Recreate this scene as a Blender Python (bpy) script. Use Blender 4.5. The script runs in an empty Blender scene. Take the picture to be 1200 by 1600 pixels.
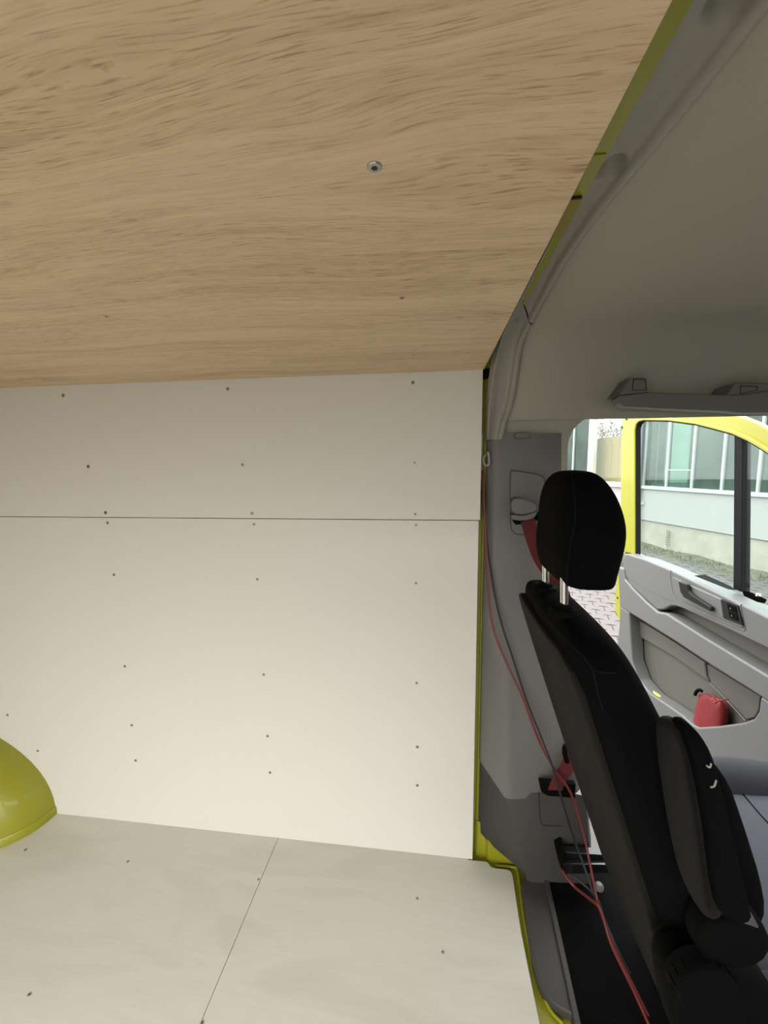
import bpy, bmesh, math, random
from mathutils import Vector, Matrix
random.seed(7)
C = bpy.context.scene.collection
sc = bpy.context.scene

# ------------------------------------------------------------------ camera
FPX = 628.88                       # focal length in pixels of a 1200 x 1600 frame
CAMZ = 1.10                        # camera height above the load floor
def _rot(yaw, pitch, roll):
    return (Matrix.Rotation(yaw, 3, 'Z') @ Matrix.Rotation(pitch, 3, 'X') @ Matrix.Rotation(roll, 3, 'Y'))
CR = _rot(math.radians(7.1565), math.radians(-6.4635), math.radians(0.4816))
cam = bpy.data.cameras.new('camera'); camo = bpy.data.objects.new('camera', cam); C.objects.link(camo)
cam.sensor_fit = 'HORIZONTAL'; cam.sensor_width = 36.0; cam.lens = FPX / 1200 * 36.0
cam.clip_start = 0.01; cam.clip_end = 200
r_, f_, u_ = CR.col[0], CR.col[1], CR.col[2]
camo.matrix_world = Matrix(((r_[0], u_[0], -f_[0], 0), (r_[1], u_[1], -f_[1], 0), (r_[2], u_[2], -f_[2], CAMZ), (0, 0, 0, 1)))
sc.camera = camo

# ------------------------------------------------------------------ world, exposure
SKY = 1.9                          # zenith luminance
w = bpy.data.worlds.new('overcast_sky'); sc.world = w; w.use_nodes = True
bg = w.node_tree.nodes['Background']; bg.inputs[0].default_value = (0.985, 0.985, 0.975, 1); bg.inputs[1].default_value = 1.0
# standard overcast sky: luminance (1 + 2 sin elevation) / 3
_n = w.node_tree.nodes; _l = w.node_tree.links
_tc = _n.new('ShaderNodeTexCoord'); _sx = _n.new('ShaderNodeSeparateXYZ'); _l.new(_tc.outputs['Generated'], _sx.inputs[0])
_cl = _n.new('ShaderNodeClamp'); _l.new(_sx.outputs['Z'], _cl.inputs['Value'])
_ma = _n.new('ShaderNodeMath'); _ma.operation = 'MULTIPLY_ADD'; _ma.inputs[1].default_value = SKY*2/3; _ma.inputs[2].default_value = SKY/3
_l.new(_cl.outputs[0], _ma.inputs[0]); _l.new(_ma.outputs[0], bg.inputs[1])
sc.view_settings.view_transform = 'Standard'; sc.view_settings.look = 'None'
sc.view_settings.gamma = 1.0; sc.view_settings.use_curve_mapping = False
sc.view_settings.exposure = 2.42
try:
    sc.cycles.max_bounces = 10; sc.cycles.diffuse_bounces = 6; sc.cycles.use_denoising = True
    sc.cycles.transparent_max_bounces = 12
except Exception: pass

# ------------------------------------------------------------------ helpers
def ray(x, y): return CR @ Vector(((x - 600) / FPX, 1.0, (800 - y) / FPX))
def at(x, y, X=None, Y=None, Z=None):
    d = ray(x, y)
    t = X / d.x if X is not None else (Y / d.y if Y is not None else (Z - CAMZ) / d.z)
    return Vector((d.x * t, d.y * t, d.z * t + CAMZ))

ORG = {}
def root_of(o):
    while o.parent: o = o.parent
    return o
def thing(name, label, cat, loc=(0, 0, 0), group=None, kind=None):
    o = bpy.data.objects.new(name, None); C.objects.link(o); o.location = loc
    o.empty_display_size = 0.05
    o['label'] = label; o['category'] = cat
    if group: o['group'] = group
    if kind: o['kind'] = kind
    ORG[o.name] = Vector(loc)
    return o
def tag(o, label, cat, group=None, kind=None):
    o['label'] = label; o['category'] = cat
    if group: o['group'] = group
    if kind: o['kind'] = kind
    return o
def obj(name, bm, mat, parent=None, smooth=False, bevel=0, seg=2, sub=0, base=None, angle=40):
    """bm in world coordinates -> one mesh object"""
    off = ORG[root_of(parent).name] if parent else (Vector(base) if base is not None else Vector((0, 0, 0)))
    if off.length > 0: bmesh.ops.translate(bm, verts=bm.verts, vec=-off)
    bmesh.ops.recalc_face_normals(bm, faces=bm.faces)
    me = bpy.data.meshes.new(name); bm.to_mesh(me); bm.free()
    mats = mat if isinstance(mat, (list, tuple)) else [mat]
    for m in mats: me.materials.append(m)
    o = bpy.data.objects.new(name, me); C.objects.link(o)
    if parent: o.parent = parent
    else:
        o.location = off; ORG[o.name] = off
    if bevel:
        b = o.modifiers.new('bevel', 'BEVEL'); b.width = bevel; b.segments = seg; b.limit_method = 'ANGLE'; b.angle_limit = math.radians(35)
        b.harden_normals = True
    if sub:
        s = o.modifiers.new('subd', 'SUBSURF'); s.levels = sub; s.render_levels = sub
    if smooth or bevel or sub:
        for p in me.polygons: p.use_smooth = True
        if not sub and not smooth:
            pass
        if smooth and not sub:
            try:
                me.set_sharp_from_angle(angle=math.radians(angle))
            except Exception: pass
    return o
def B(): return bmesh.new()
def box(bm, x0, x1, y0, y1, z0, z1, mi=0):
    vs = [bm.verts.new(p) for p in ((x0,y0,z0),(x1,y0,z0),(x1,y1,z0),(x0,y1,z0),(x0,y0,z1),(x1,y0,z1),(x1,y1,z1),(x0,y1,z1))]
    for f in ((0,3,2,1),(4,5,6,7),(0,1,5,4),(1,2,6,5),(2,3,7,6),(3,0,4,7)):
        bm.faces.new([vs[i] for i in f]).material_index = mi
    return bm
def prism(bm, pts, vec, mi=0):
    """pts: planar polygon (Vectors); extruded by vec"""
    vec = Vector(vec)
    a = [bm.verts.new(p) for p in pts]; b = [bm.verts.new(Vector(p) + vec) for p in pts]
    n = len(a)
    bm.faces.new(a).material_index = mi; bm.faces.new(b[::-1]).material_index = mi
    for i in range(n):
        bm.faces.new((a[i], b[i], b[(i+1) % n], a[(i+1) % n])).material_index = mi
    return bm
def loft(bm, rings, closed=True, cap=True, mi=0):
    vr = [[bm.verts.new(p) for p in r] for r in rings]
    n = len(vr[0])
    for i in range(len(vr) - 1):
        for j in range(n if closed else n - 1):
            k = (j + 1) % n
            bm.faces.new((vr[i][j], vr[i][k], vr[i+1][k], vr[i+1][j])).material_index = mi
    if cap and closed:
        bm.faces.new(vr[0][::-1]).material_index = mi; bm.faces.new(vr[-1]).material_index = mi
    return vr
def smooth_path(pts, n=6):
    pts = [Vector(p) for p in pts]; out = []
    for i in range(len(pts) - 1):
        p0 = pts[max(i-1, 0)]; p1 = pts[i]; p2 = pts[i+1]; p3 = pts[min(i+2, len(pts)-1)]
        for k in range(n):
            t = k / n
            out.append(0.5 * ((2*p1) + (p2-p0)*t + (2*p0-5*p1+4*p2-p3)*t*t + (-p0+3*p1-3*p2+p3)*t**3))
    out.append(pts[-1]); return out
def tube(bm, pts, r, seg=8, mi=0, cap=True):
    rings = []; up = Vector((0, 0, 1)); prev = None
    for i, p in enumerate(pts):
        d = (pts[min(i+1, len(pts)-1)] - pts[max(i-1, 0)]).normalized()
        if prev is None:
            a = d.cross(up)
            if a.length < 1e-3: a = d.cross(Vector((1, 0, 0)))
        else: a = prev - d * prev.dot(d)
        a.normalize(); prev = a; b = d.cross(a)
        rr = r[i] if isinstance(r, (list, tuple)) else r
        rings.append([p + (a*math.cos(t) + b*math.sin(t))*rr for t in [2*math.pi*j/seg for j in range(seg)]])
    loft(bm, rings, True, cap, mi); return bm
def ribbon(bm, pts, wdir, wid, th, mi=0):
    """flat strap along pts; wdir width direction(s)"""
    rings = []
    for i, p in enumerate(pts):
        d = (pts[min(i+1, len(pts)-1)] - pts[max(i-1, 0)]).normalized()
        wd = Vector(wdir[i] if isinstance(wdir, list) else wdir); wd = (wd - d*wd.dot(d)).normalized(); n = d.cross(wd)
        rings.append([p+wd*wid/2+n*th/2, p-wd*wid/2+n*th/2, p-wd*wid/2-n*th/2, p+wd*wid/2-n*th/2])
    loft(bm, rings, True, True, mi); return bm
def chaikin(p, it=2, keep=()):
    for _ in range(it):
        q = []
        for i in range(len(p)):
            a = Vector(p[i]); b = Vector(p[(i+1) % len(p)])
            q += [a*0.75+b*0.25, a*0.25+b*0.75]
        p = q
    return p
def lathe(bm, prof, cen, axis='Z', seg=24, mi=0):
    """prof: (r, h) list"""
    cen = Vector(cen); ax = {'X': Vector((1,0,0)), 'Y': Vector((0,1,0)), 'Z': Vector((0,0,1))}[axis] if isinstance(axis, str) else Vector(axis).normalized()
    e1 = ax.orthogonal().normalized(); e2 = ax.cross(e1)
    rings = [[cen + ax*h + (e1*math.cos(2*math.pi*j/seg) + e2*math.sin(2*math.pi*j/seg))*max(r, 1e-5) for j in range(seg)] for r, h in prof]
    loft(bm, rings, True, True, mi); return bm
def srect(cx, cy, hx, hy, n=24, e=4.0):
    """superellipse ring in 2D"""
    out = []
    for i in range(n):
        t = 2*math.pi*(i+0.5)/n; c, s = math.cos(t), math.sin(t)
        out.append((cx + hx*math.copysign(abs(c)**(2/e), c), cy + hy*math.copysign(abs(s)**(2/e), s)))
    return out
def link_copy(o, parent, loc, rot=None, name=None):
    c = o.copy(); C.objects.link(c); c.parent = parent; c.location = loc
    if rot is not None: c.rotation_euler = rot
    return c

# ------------------------------------------------------------------ materials
def srgb(r, g, b):
    f = lambda c: (c/12.92 if c <= 0.04045 else ((c+0.055)/1.055)**2.4)
    return (f(r/255), f(g/255), f(b/255), 1)
def mat(name, col, rough=0.6, metal=0.0, noise=0.0, nscale=20, bump=0.0, bscale=200, coat=0.0, spec=0.5, stretch=(1,1,1), sheen=0.0):
    m = bpy.data.materials.new(name); m.use_nodes = True; nt = m.node_tree; p = nt.nodes['Principled BSDF']
    p.inputs['Base Color'].default_value = col; p.inputs['Roughness'].default_value = rough; p.inputs['Metallic'].default_value = metal
    p.inputs['Specular IOR Level'].default_value = spec
    if coat: p.inputs['Coat Weight'].default_value = coat; p.inputs['Coat Roughness'].default_value = 0.04
    if sheen: p.inputs['Sheen Weight'].default_value = sheen
    if noise or bump:
        tc = nt.nodes.new('ShaderNodeTexCoord'); mp = nt.nodes.new('ShaderNodeMapping'); mp.inputs['Scale'].default_value = stretch
        nt.links.new(tc.outputs['Object'], mp.inputs['Vector'])
    if noise:
        n = nt.nodes.new('ShaderNodeTexNoise'); n.inputs['Scale'].default_value = nscale; n.inputs['Detail'].default_value = 5
        nt.links.new(mp.outputs[0], n.inputs['Vector'])
        mx = nt.nodes.new('ShaderNodeMix'); mx.data_type = 'RGBA'
        mx.inputs[6].default_value = tuple(c*(1-noise) for c in col[:3]) + (1,); mx.inputs[7].default_value = tuple(min(1, c*(1+noise)) for c in col[:3]) + (1,)
        nt.links.new(n.outputs['Fac'], mx.inputs[0]); nt.links.new(mx.outputs[2], p.inputs['Base Color'])
    if bump:
        n2 = nt.nodes.new('ShaderNodeTexNoise'); n2.inputs['Scale'].default_value = bscale; n2.inputs['Detail'].default_value = 3
        nt.links.new(mp.outputs[0], n2.inputs['Vector'])
        bp = nt.nodes.new('ShaderNodeBump'); bp.inputs['Strength'].default_value = bump; bp.inputs['Distance'].default_value = 0.002
        nt.links.new(n2.outputs['Fac'], bp.inputs['Height']); nt.links.new(bp.outputs[0], p.inputs['Normal'])
    return m
KNOT = at(150, 100, Z=1.332) - Vector((-1.1, 0.2, 0))       # in the ceiling's own coordinates
def oak():
    m = bpy.data.materials.new('oak_laminate'); m.use_nodes = True; nt = m.node_tree; N = nt.nodes; L = nt.links
    p = N['Principled BSDF']; p.inputs['Roughness'].default_value = 0.55; p.inputs['Specular IOR Level'].default_value = 0.35
    tc = N.new('ShaderNodeTexCoord')
    def noise(scale, sc3, detail=4, dist=0.0, src=None):
        mp = N.new('ShaderNodeMapping'); mp.inputs['Scale'].default_value = sc3
        L.new(src or tc.outputs['Object'], mp.inputs['Vector'])
        n = N.new('ShaderNodeTexNoise'); n.inputs['Scale'].default_value = scale; n.inputs['Detail'].default_value = detail; n.inputs['Distortion'].default_value = dist
        L.new(mp.outputs[0], n.inputs['Vector']); return n
    def ramp(src, a, b):
        r = N.new('ShaderNodeMapRange'); r.inputs['From Min'].default_value = a; r.inputs['From Max'].default_value = b
        L.new(src, r.inputs['Value']); return r.outputs[0]
    def math_(op, a, b):
        q = N.new('ShaderNodeMath'); q.operation = op
        for i, v in enumerate((a, b)):
            if isinstance(v, (int, float)): q.inputs[i].default_value = v
            else: L.new(v, q.inputs[i])
        return q.outputs[0]
    # warp the coordinates so that the grain flows and swirls around knots
    warp = noise(1.0, (2.2, 5.0, 1), 2)
    cen = N.new('ShaderNodeVectorMath'); cen.operation = 'SUBTRACT'; cen.inputs[1].default_value = (0.5, 0.5, 0.5); L.new(warp.outputs['Color'], cen.inputs[0])
    scl = N.new('ShaderNodeVectorMath'); scl.operation = 'MULTIPLY'; scl.inputs[1].default_value = (0.05, 0.13, 0); L.new(cen.outputs[0], scl.inputs[0])
    add = N.new('ShaderNodeVectorMath'); L.new(tc.outputs['Object'], add.inputs[0]); L.new(scl.outputs[0], add.inputs[1])
    wv = add.outputs[0]
    for kx, ky, rr_, amt in ((KNOT.x, KNOT.y, 0.030, 0.9), (KNOT.x+0.19, KNOT.y-0.012, 0.05, 0.6), (KNOT.x-0.55, KNOT.y+0.2, 0.05, 0.8)):
        df = N.new('ShaderNodeVectorMath'); df.operation = 'SUBTRACT'; df.inputs[1].default_value = (kx, ky, 0); L.new(wv, df.inputs[0])
        st_ = N.new('ShaderNodeVectorMath'); st_.operation = 'MULTIPLY'; st_.inputs[1].default_value = (0.55/rr_, 1.6/rr_, 0); L.new(df.outputs[0], st_.inputs[0])
        dt = N.new('ShaderNodeVectorMath'); dt.operation = 'DOT_PRODUCT'; L.new(st_.outputs[0], dt.inputs[0]); L.new(st_.outputs[0], dt.inputs[1])
        ex = math_('POWER', 2.718, math_('MULTIPLY', dt.outputs['Value'], -1.0))
        mu = N.new('ShaderNodeVectorMath'); mu.operation = 'MULTIPLY'; mu.inputs[1].default_value = (0, amt, 0); L.new(df.outputs[0], mu.inputs[0])
        m2 = N.new('ShaderNodeVectorMath'); m2.operation = 'SCALE'; L.new(mu.outputs[0], m2.inputs[0]); L.new(ex, m2.inputs['Scale'])
        sb_ = N.new('ShaderNodeVectorMath'); sb_.operation = 'SUBTRACT'; L.new(wv, sb_.inputs[0]); L.new(m2.outputs[0], sb_.inputs[1]); wv = sb_.outputs[0]
    broad = noise(1.0, (1.6, 22, 1), 4, 0.4, wv)
    mid = noise(1.0, (8, 170, 1), 4, 0.3, wv)
    fine = noise(1.0, (26, 420, 1), 3, 0.2, wv)
    pores = noise(1.0, (34, 560, 1), 3, 0.0, wv)
    rings = math_('SINE', math_('MULTIPLY', math_('ADD', broad.outputs['Fac'], 0.0), 46.0), 0.0)
    rings = ramp(rings, -1, 1)
    s = math_('ADD', math_('MULTIPLY', ramp(broad.outputs['Fac'], 0.3, 0.7), 0.40), math_('MULTIPLY', ramp(mid.outputs['Fac'], 0.3, 0.7), 0.30))
    s = math_('ADD', s, math_('MULTIPLY', ramp(fine.outputs['Fac'], 0.3, 0.7), 0.18))
    s = math_('ADD', s, math_('MULTIPLY', rings, 0.12))
    cr = N.new('ShaderNodeValToRGB'); L.new(s, cr.inputs[0])
    cr.color_ramp.elements[0].position = 0.12; cr.color_ramp.elements[0].color = OAK[0]
    cr.color_ramp.elements[1].position = 0.9; cr.color_ramp.elements[1].color = OAK[2]
    e = cr.color_ramp.elements.new(0.5); e.color = OAK[1]
    dark = N.new('ShaderNodeMix'); dark.data_type = 'RGBA'; dark.inputs[7].default_value = OAK[3]
    L.new(cr.outputs[0], dark.inputs[6])
    pf = math_('MULTIPLY', ramp(pores.outputs['Fac'], 0.53, 0.68), math_('MULTIPLY', ramp(broad.outputs['Fac'], 0.75, 0.35), 1.0))
    L.new(pf, dark.inputs[0]); L.new(dark.outputs[2], p.inputs['Base Color'])
    bp = N.new('ShaderNodeBump'); bp.inputs['Strength'].default_value = 0.12; bp.inputs['Distance'].default_value = 0.001
    L.new(s, bp.inputs['Height']); L.new(bp.outputs[0], p.inputs['Normal'])
    return m
OAK = [(0.47, 0.335, 0.195, 1), (0.63, 0.475, 0.30, 1), (0.72, 0.56, 0.37, 1), (0.32, 0.215, 0.115, 1)]
M = {}
M['oak'] = oak()
M['wall'] = mat('white_faced_plywood', (0.645, 0.625, 0.56, 1), 0.6, noise=0.015, nscale=1.0, stretch=(60, 1, 4), bump=0.03, bscale=300)
def birch():
    m = mat('birch_plywood', (0.70, 0.635, 0.50, 1), 0.7, spec=0.3)
    nt = m.node_tree; N = nt.nodes; L = nt.links; p = N['Principled BSDF']
    tc = N.new('ShaderNodeTexCoord')
    def noise(sc3, d, dist):
        mp = N.new('ShaderNodeMapping'); mp.inputs['Scale'].default_value = sc3; L.new(tc.outputs['Object'], mp.inputs['Vector'])
        n = N.new('ShaderNodeTexNoise'); n.inputs['Scale'].default_value = 1; n.inputs['Detail'].default_value = d; n.inputs['Distortion'].default_value = dist
        L.new(mp.outputs[0], n.inputs['Vector']); return n.outputs['Fac']
    cr = N.new('ShaderNodeValToRGB'); L.new(noise((2.2, 9, 1), 4, 1.2), cr.inputs[0])
    cr.color_ramp.elements[0].position = 0.30; cr.color_ramp.elements[0].color = (0.545, 0.525, 0.455, 1)
    cr.color_ramp.elements[1].position = 0.52; cr.color_ramp.elements[1].color = (0.60, 0.58, 0.51, 1)
    e = cr.color_ramp.elements.new(0.8); e.color = (0.575, 0.555, 0.48, 1)
    mx = N.new('ShaderNodeMix'); mx.data_type = 'RGBA'; mx.blend_type = 'MULTIPLY'
    c2 = N.new('ShaderNodeValToRGB'); L.new(noise((14, 190, 1), 3, 0.4), c2.inputs[0])
    c2.color_ramp.elements[0].color = (0.92, 0.91, 0.90, 1); c2.color_ramp.elements[1].color = (1, 1, 1, 1); c2.color_ramp.elements[1].position = 0.55
    mx.inputs[0].default_value = 0.8; L.new(cr.outputs[0], mx.inputs[6]); L.new(c2.outputs[0], mx.inputs[7]); L.new(mx.outputs[2], p.inputs['Base Color'])
    return m
M['birch'] = birch()
M['ply_edge'] = mat('plywood_edge', (0.30, 0.22, 0.13, 1), 0.8)
M['yellow'] = mat('sulphur_yellow_paint', (0.26, 0.255, 0.010, 1), 0.42, coat=0.25)
M['olive'] = mat('olive_sealer_paint', (0.27, 0.21, 0.03, 1), 0.5)
M['zinc'] = mat('zinc_screw', (0.42, 0.41, 0.38, 1), 0.35, metal=0.8)
M['dark'] = mat('dark_recess', (0.015, 0.015, 0.014, 1), 0.7)
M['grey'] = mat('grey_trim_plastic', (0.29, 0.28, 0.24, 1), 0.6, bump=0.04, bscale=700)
M['pillar'] = mat('shaded_grey_pillar_plastic', (0.135, 0.131, 0.118, 1), 0.6, bump=0.04, bscale=700)  # same plastic as the grey trim, darkened for the shade by seat and wall
M['doorgrey'] = mat('pale_grey_door_plastic', (0.102, 0.102, 0.101, 1), 0.5, bump=0.04, bscale=700)
M['taupe'] = mat('taupe_door_pocket_plastic', (0.075, 0.072, 0.062, 1), 0.65, bump=0.05, bscale=700)
M['liner'] = mat('headliner_fabric', (0.34, 0.33, 0.27, 1), 0.9, noise=0.06, nscale=500, bump=0.15, bscale=900)
M['handle'] = mat('grab_handle_plastic', (0.14, 0.136, 0.122, 1), 0.5)
M['darkgrey'] = mat('dark_grey_plastic', (0.040, 0.036, 0.032, 1), 0.6, bump=0.05, bscale=600)
M['black'] = mat('black_plastic', (0.0022, 0.0022, 0.0022, 1), 0.8, spec=0.06)
M['gloss'] = mat('glossy_black_metal', (0.008, 0.008, 0.009, 1), 0.15)
M['seat'] = mat('black_seat_fabric', (0.0025, 0.0026, 0.003, 1), 0.9, bump=0.2, bscale=900, spec=0.05)
M['seatback'] = mat('charcoal_seat_back_cover', (0.010, 0.009, 0.0075, 1), 0.8, bump=0.1, bscale=800, spec=0.15)
M['seatgrey'] = mat('blue_grey_seat_fabric', (0.045, 0.050, 0.060, 1), 0.9, noise=0.12, nscale=700, bump=0.2, bscale=900)
M['seatnavy'] = mat('navy_grey_bolster_fabric', (0.015, 0.016, 0.0205, 1), 0.9, noise=0.12, nscale=700, bump=0.2, bscale=900)
M['stitch'] = mat('seat_seam_thread', (0.007, 0.0068, 0.0065, 1), 0.9, spec=0.1)
M['chrome'] = mat('polished_chrome', (0.80, 0.78, 0.74, 1), 0.12, metal=1.0)
M['belt'] = mat('red_belt_webbing', (0.105, 0.010, 0.012, 1), 0.7, bump=0.2, bscale=800)
M['red'] = mat('red_cable_sheath', (0.13, 0.010, 0.010, 1), 0.5)
M['cableblack'] = mat('black_cable_sheath', (0.012, 0.012, 0.012, 1), 0.5)
M['pouch'] = mat('red_nylon_pouch', (0.15, 0.005, 0.007, 1), 0.7, noise=0.1, nscale=60, bump=0.3, bscale=60)
M['vest'] = mat('fluorescent_yellow_fabric', (0.75, 0.85, 0.05, 1), 0.7, bump=0.3, bscale=80)
M['rubber'] = mat('black_rubber_seal', (0.004, 0.004, 0.0045, 1), 0.6, spec=0.15)
M['switch'] = mat('matt_black_switch_plastic', (0.010, 0.010, 0.0105, 1), 0.5, spec=0.2)
M['icon'] = mat('white_print', (0.16, 0.16, 0.16, 1), 0.6)
M['white'] = mat('white_window_frame', (0.46, 0.46, 0.45, 1), 0.5, noise=0.05, nscale=6)
M['render'] = mat('white_facade_panel', (0.30, 0.285, 0.275, 1), 0.7, noise=0.06, nscale=3, bump=0.2, bscale=40)
M['plinth'] = mat('weathered_concrete_plinth', (0.29, 0.265, 0.225, 1), 0.9, noise=0.28, nscale=5, bump=0.4, bscale=50)
M['frame'] = mat('aluminium_glazing_bar', (0.42, 0.45, 0.44, 1), 0.4, metal=0.3)
M['paver'] = mat('pinkish_grey_concrete_paver', (0.085, 0.077, 0.072, 1), 0.9, noise=0.2, nscale=9, bump=0.3, bscale=150)
M['joint'] = mat('paver_joint_sand', (0.05, 0.045, 0.04, 1), 1.0, noise=0.3, nscale=40)
M['moss'] = mat('mossy_gravel', (0.085, 0.078, 0.055, 1), 1.0, noise=0.85, nscale=6, bump=0.8, bscale=60)
M['leaf'] = mat('shrub_leaf', (0.06, 0.066, 0.036, 1), 0.7, noise=0.3, nscale=5)
M['bark'] = mat('twig_bark', (0.10, 0.08, 0.05, 1), 0.9)
M['tan'] = mat('tan_fence_board', (0.30, 0.24, 0.14, 1), 0.8, noise=0.2, nscale=3, stretch=(8, 8, 1))
M['pale'] = mat('pale_interior_wall', (0.17, 0.175, 0.165, 1), 0.8)
M['blue'] = mat('blue_reflection_strip', (0.03, 0.11, 0.18, 1), 0.7)  # colour of the blue reflection in the facade glass
M['yreflection'] = mat('yellow_reflection_strip', (0.55, 0.55, 0.06, 1), 0.7)  # colour of the yellow reflection in the facade glass
M['pipe'] = mat('lavender_grey_downpipe', (0.14, 0.145, 0.18, 1), 0.5)
def glass(name, tint, refl=0.08, rough=0.0, cloud=0.0, body=None):
    m = bpy.data.materials.new(name); m.use_nodes = True; nt = m.node_tree; N = nt.nodes; L = nt.links
    N.remove(N['Principled BSDF']); out = N['Material Output']
    tr = N.new('ShaderNodeBsdfTransparent'); tr.inputs[0].default_value = tint
    gl = N.new('ShaderNodeBsdfGlossy'); gl.inputs['Roughness'].default_value = rough
    mx = N.new('ShaderNodeMixShader'); mx.inputs[0].default_value = refl
    first = tr.outputs[0]
    if body:
        df = N.new('ShaderNodeBsdfDiffuse'); df.inputs[0].default_value = body
        m2 = N.new('ShaderNodeMixShader'); L.new(tr.outputs[0], m2.inputs[1]); L.new(df.outputs[0], m2.inputs[2])
        tc = N.new('ShaderNodeTexCoord'); n = N.new('ShaderNodeTexNoise'); n.inputs['Scale'].default_value = 1.6; n.inputs['Detail'].default_value = 5; n.inputs['Distortion'].default_value = 0.6
        L.new(tc.outputs['Object'], n.inputs['Vector'])
        r = N.new('ShaderNodeMapRange'); r.inputs['From Min'].default_value = 0.3; r.inputs['From Max'].default_value = 0.7
        r.inputs['To Min'].default_value = max(0, cloud-0.2); r.inputs['To Max'].default_value = cloud+0.2
        L.new(n.outputs['Fac'], r.inputs['Value']); L.new(r.outputs[0], m2.inputs[0]); first = m2.outputs[0]
    L.new(first, mx.inputs[1]); L.new(gl.outputs[0], mx.inputs[2]); L.new(mx.outputs[0], out.inputs['Surface'])
    return m
M['glass'] = glass('door_window_glass', (0.86, 0.95, 0.93, 1), 0.05)
M['pane'] = glass('green_tinted_facade_glass', (0.33, 0.46, 0.385, 1), 0.05, 0.03, 0.21, (0.085, 0.145, 0.115, 1))
M['clear'] = glass('clear_facade_glass', (0.92, 0.95, 0.90, 1), 0.05)

# ------------------------------------------------------------------ the setting: load space shell
D = 1.036; H = 1.332; FX = 0.116          # wall plane, ceiling height, front edge of the boards
REAR = -2.45; RIGHT = -0.60
SEAM = 0.9615

def screw_mesh():
    bm = B()
    lathe(bm, [(0.0, 0.0), (0.0052, 0.0), (0.0052, 0.0006), (0.0046, 0.0011), (0.0026, 0.0012)], (0,0,0), 'Z', 14, 0)
    # star shaped drive recess, dark
    pts = [Vector((math.cos(a)*r, math.sin(a)*r, 0.00125)) for k in range(12) for a, r in [(k*math.pi/6, 0.0027 if k % 2 == 0 else 0.0017)]]
    prism(bm, pts, (0, 0, 0.0001), 1)
    me = bpy.data.meshes.new('screw'); bmesh.ops.recalc_face_normals(bm, faces=bm.faces); bm.to_mesh(me); bm.free()
    me.materials.append(M['zinc']); me.materials.append(M['dark']); return me
SCREW = screw_mesh()
def screw(parent, p, rot, s=1.0):
    o = bpy.data.objects.new('screw', SCREW); C.objects.link(o); o.parent = parent
    o.location = Vector(p) - ORG[root_of(parent).name]; o.rotation_euler = rot; o.scale = (s, s, s)
    return o
# floor
fl = thing('floor', 'pale birch plywood floor of two boards in the load space', 'floor', (-1.1, 0.3, 0), kind='structure')
fe = [at(x, y, Z=0) for x, y in [(739,1344),(759,1345),(763,1348),(767,1354),(772,1356),(792,1358),(798,1361),(801,1368),(808.6,1420),(815,1460),(826,1515),(843,1598)]]
fp1 = [Vector((-0.4565, D+0.006, 0)), Vector((0.10, D+0.006, 0)), Vector((0.10, D-0.001, 0))] + [Vector((p.x, min(p.y, D-0.001), 0)) for p in fe] + [Vector((0.213, RIGHT, 0)), Vector((-0.4565, RIGHT, 0))]
fb1 = obj('floor_panel', prism(B(), fp1, (0, 0, -0.012)), M['birch'], fl, bevel=0.0008, seg=1)
fb2 = obj('floor_panel', box(B(), REAR, -0.4575, RIGHT, D+0.006, -0.012, 0), M['birch'], fl, bevel=0.0008, seg=1)
for x, y in [(652,1404),(692,1488)]: screw(fb1, at(x, y, Z=0.0), (0, 0, random.random()), 0.75)
for x, y in [(40,1328),(200,1346),(404,1374),(46,1554),(316,1598)]: screw(fb2, at(x, y, Z=0.0), (0, 0, random.random()), 0.8)
# left side wall
wl = thing('wall_left', 'white faced plywood side wall lining of two stacked boards', 'wall', (-1.1, D, 0), kind='structure')
wp1 = obj('wall_panel', box(B(), REAR, FX, D, D+0.012, SEAM+0.0008, H+0.004), M['wall'], wl, bevel=0.0008, seg=1)
wp2 = obj('wall_panel', box(B(), REAR, FX-0.0035, D, D+0.012, 0.0, SEAM-0.0008), M['wall'], wl, bevel=0.0008, seg=1)
RW = (math.pi/2, 0, 0)
for x, y in [(99,618),(356,608),(645,598),(138,729),(379,726),(648,723),(165,801),(394,802),(649,803)]: screw(wp1, at(x, y, Y=D), RW)
for x, y in [(168,817),(397,819),(650,820),(178,898),(402,905),(650,911),(195,1041),(412,1054),(651,1067),(206,1133),(418,1150),(652,1167),(212,1188),(422,1207),(652,1227),(12,1117),(59,1173)]:
    screw(wp2, at(x, y, Y=D), RW, 0.85)
# ceiling
ce = thing('ceiling', 'oak grain laminated board lining the load space ceiling', 'ceiling', (-1.1, 0.2, H), kind='structure')
cp = obj('ceiling_panel', box(B(), REAR, FX+0.002, RIGHT, D, H, H+0.010), M['oak'], ce, bevel=0.0008, seg=1)
RC = (math.pi, 0, 0)
screw(cp, at(585, 260, Z=H), RC, 1.15); screw(cp, at(628, 465, Z=H), RC, 0.8); screw(cp, at(166, 494, Z=H), RC, 0.8); screw(cp, at(646, 555, Z=H), RC, 0.6)
tag(obj('wall_outer', box(B(), REAR, 0.10, 1.088, 1.094, -0.2, 1.475), M['yellow']), 'yellow steel side skin behind the white wall lining', 'wall', kind='structure')
tag(obj('floor_steel', box(B(), REAR, 0.10, RIGHT, 1.088, -0.03, -0.0125), M['yellow']), 'yellow steel floor under the plywood boards', 'floor', kind='structure')
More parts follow.
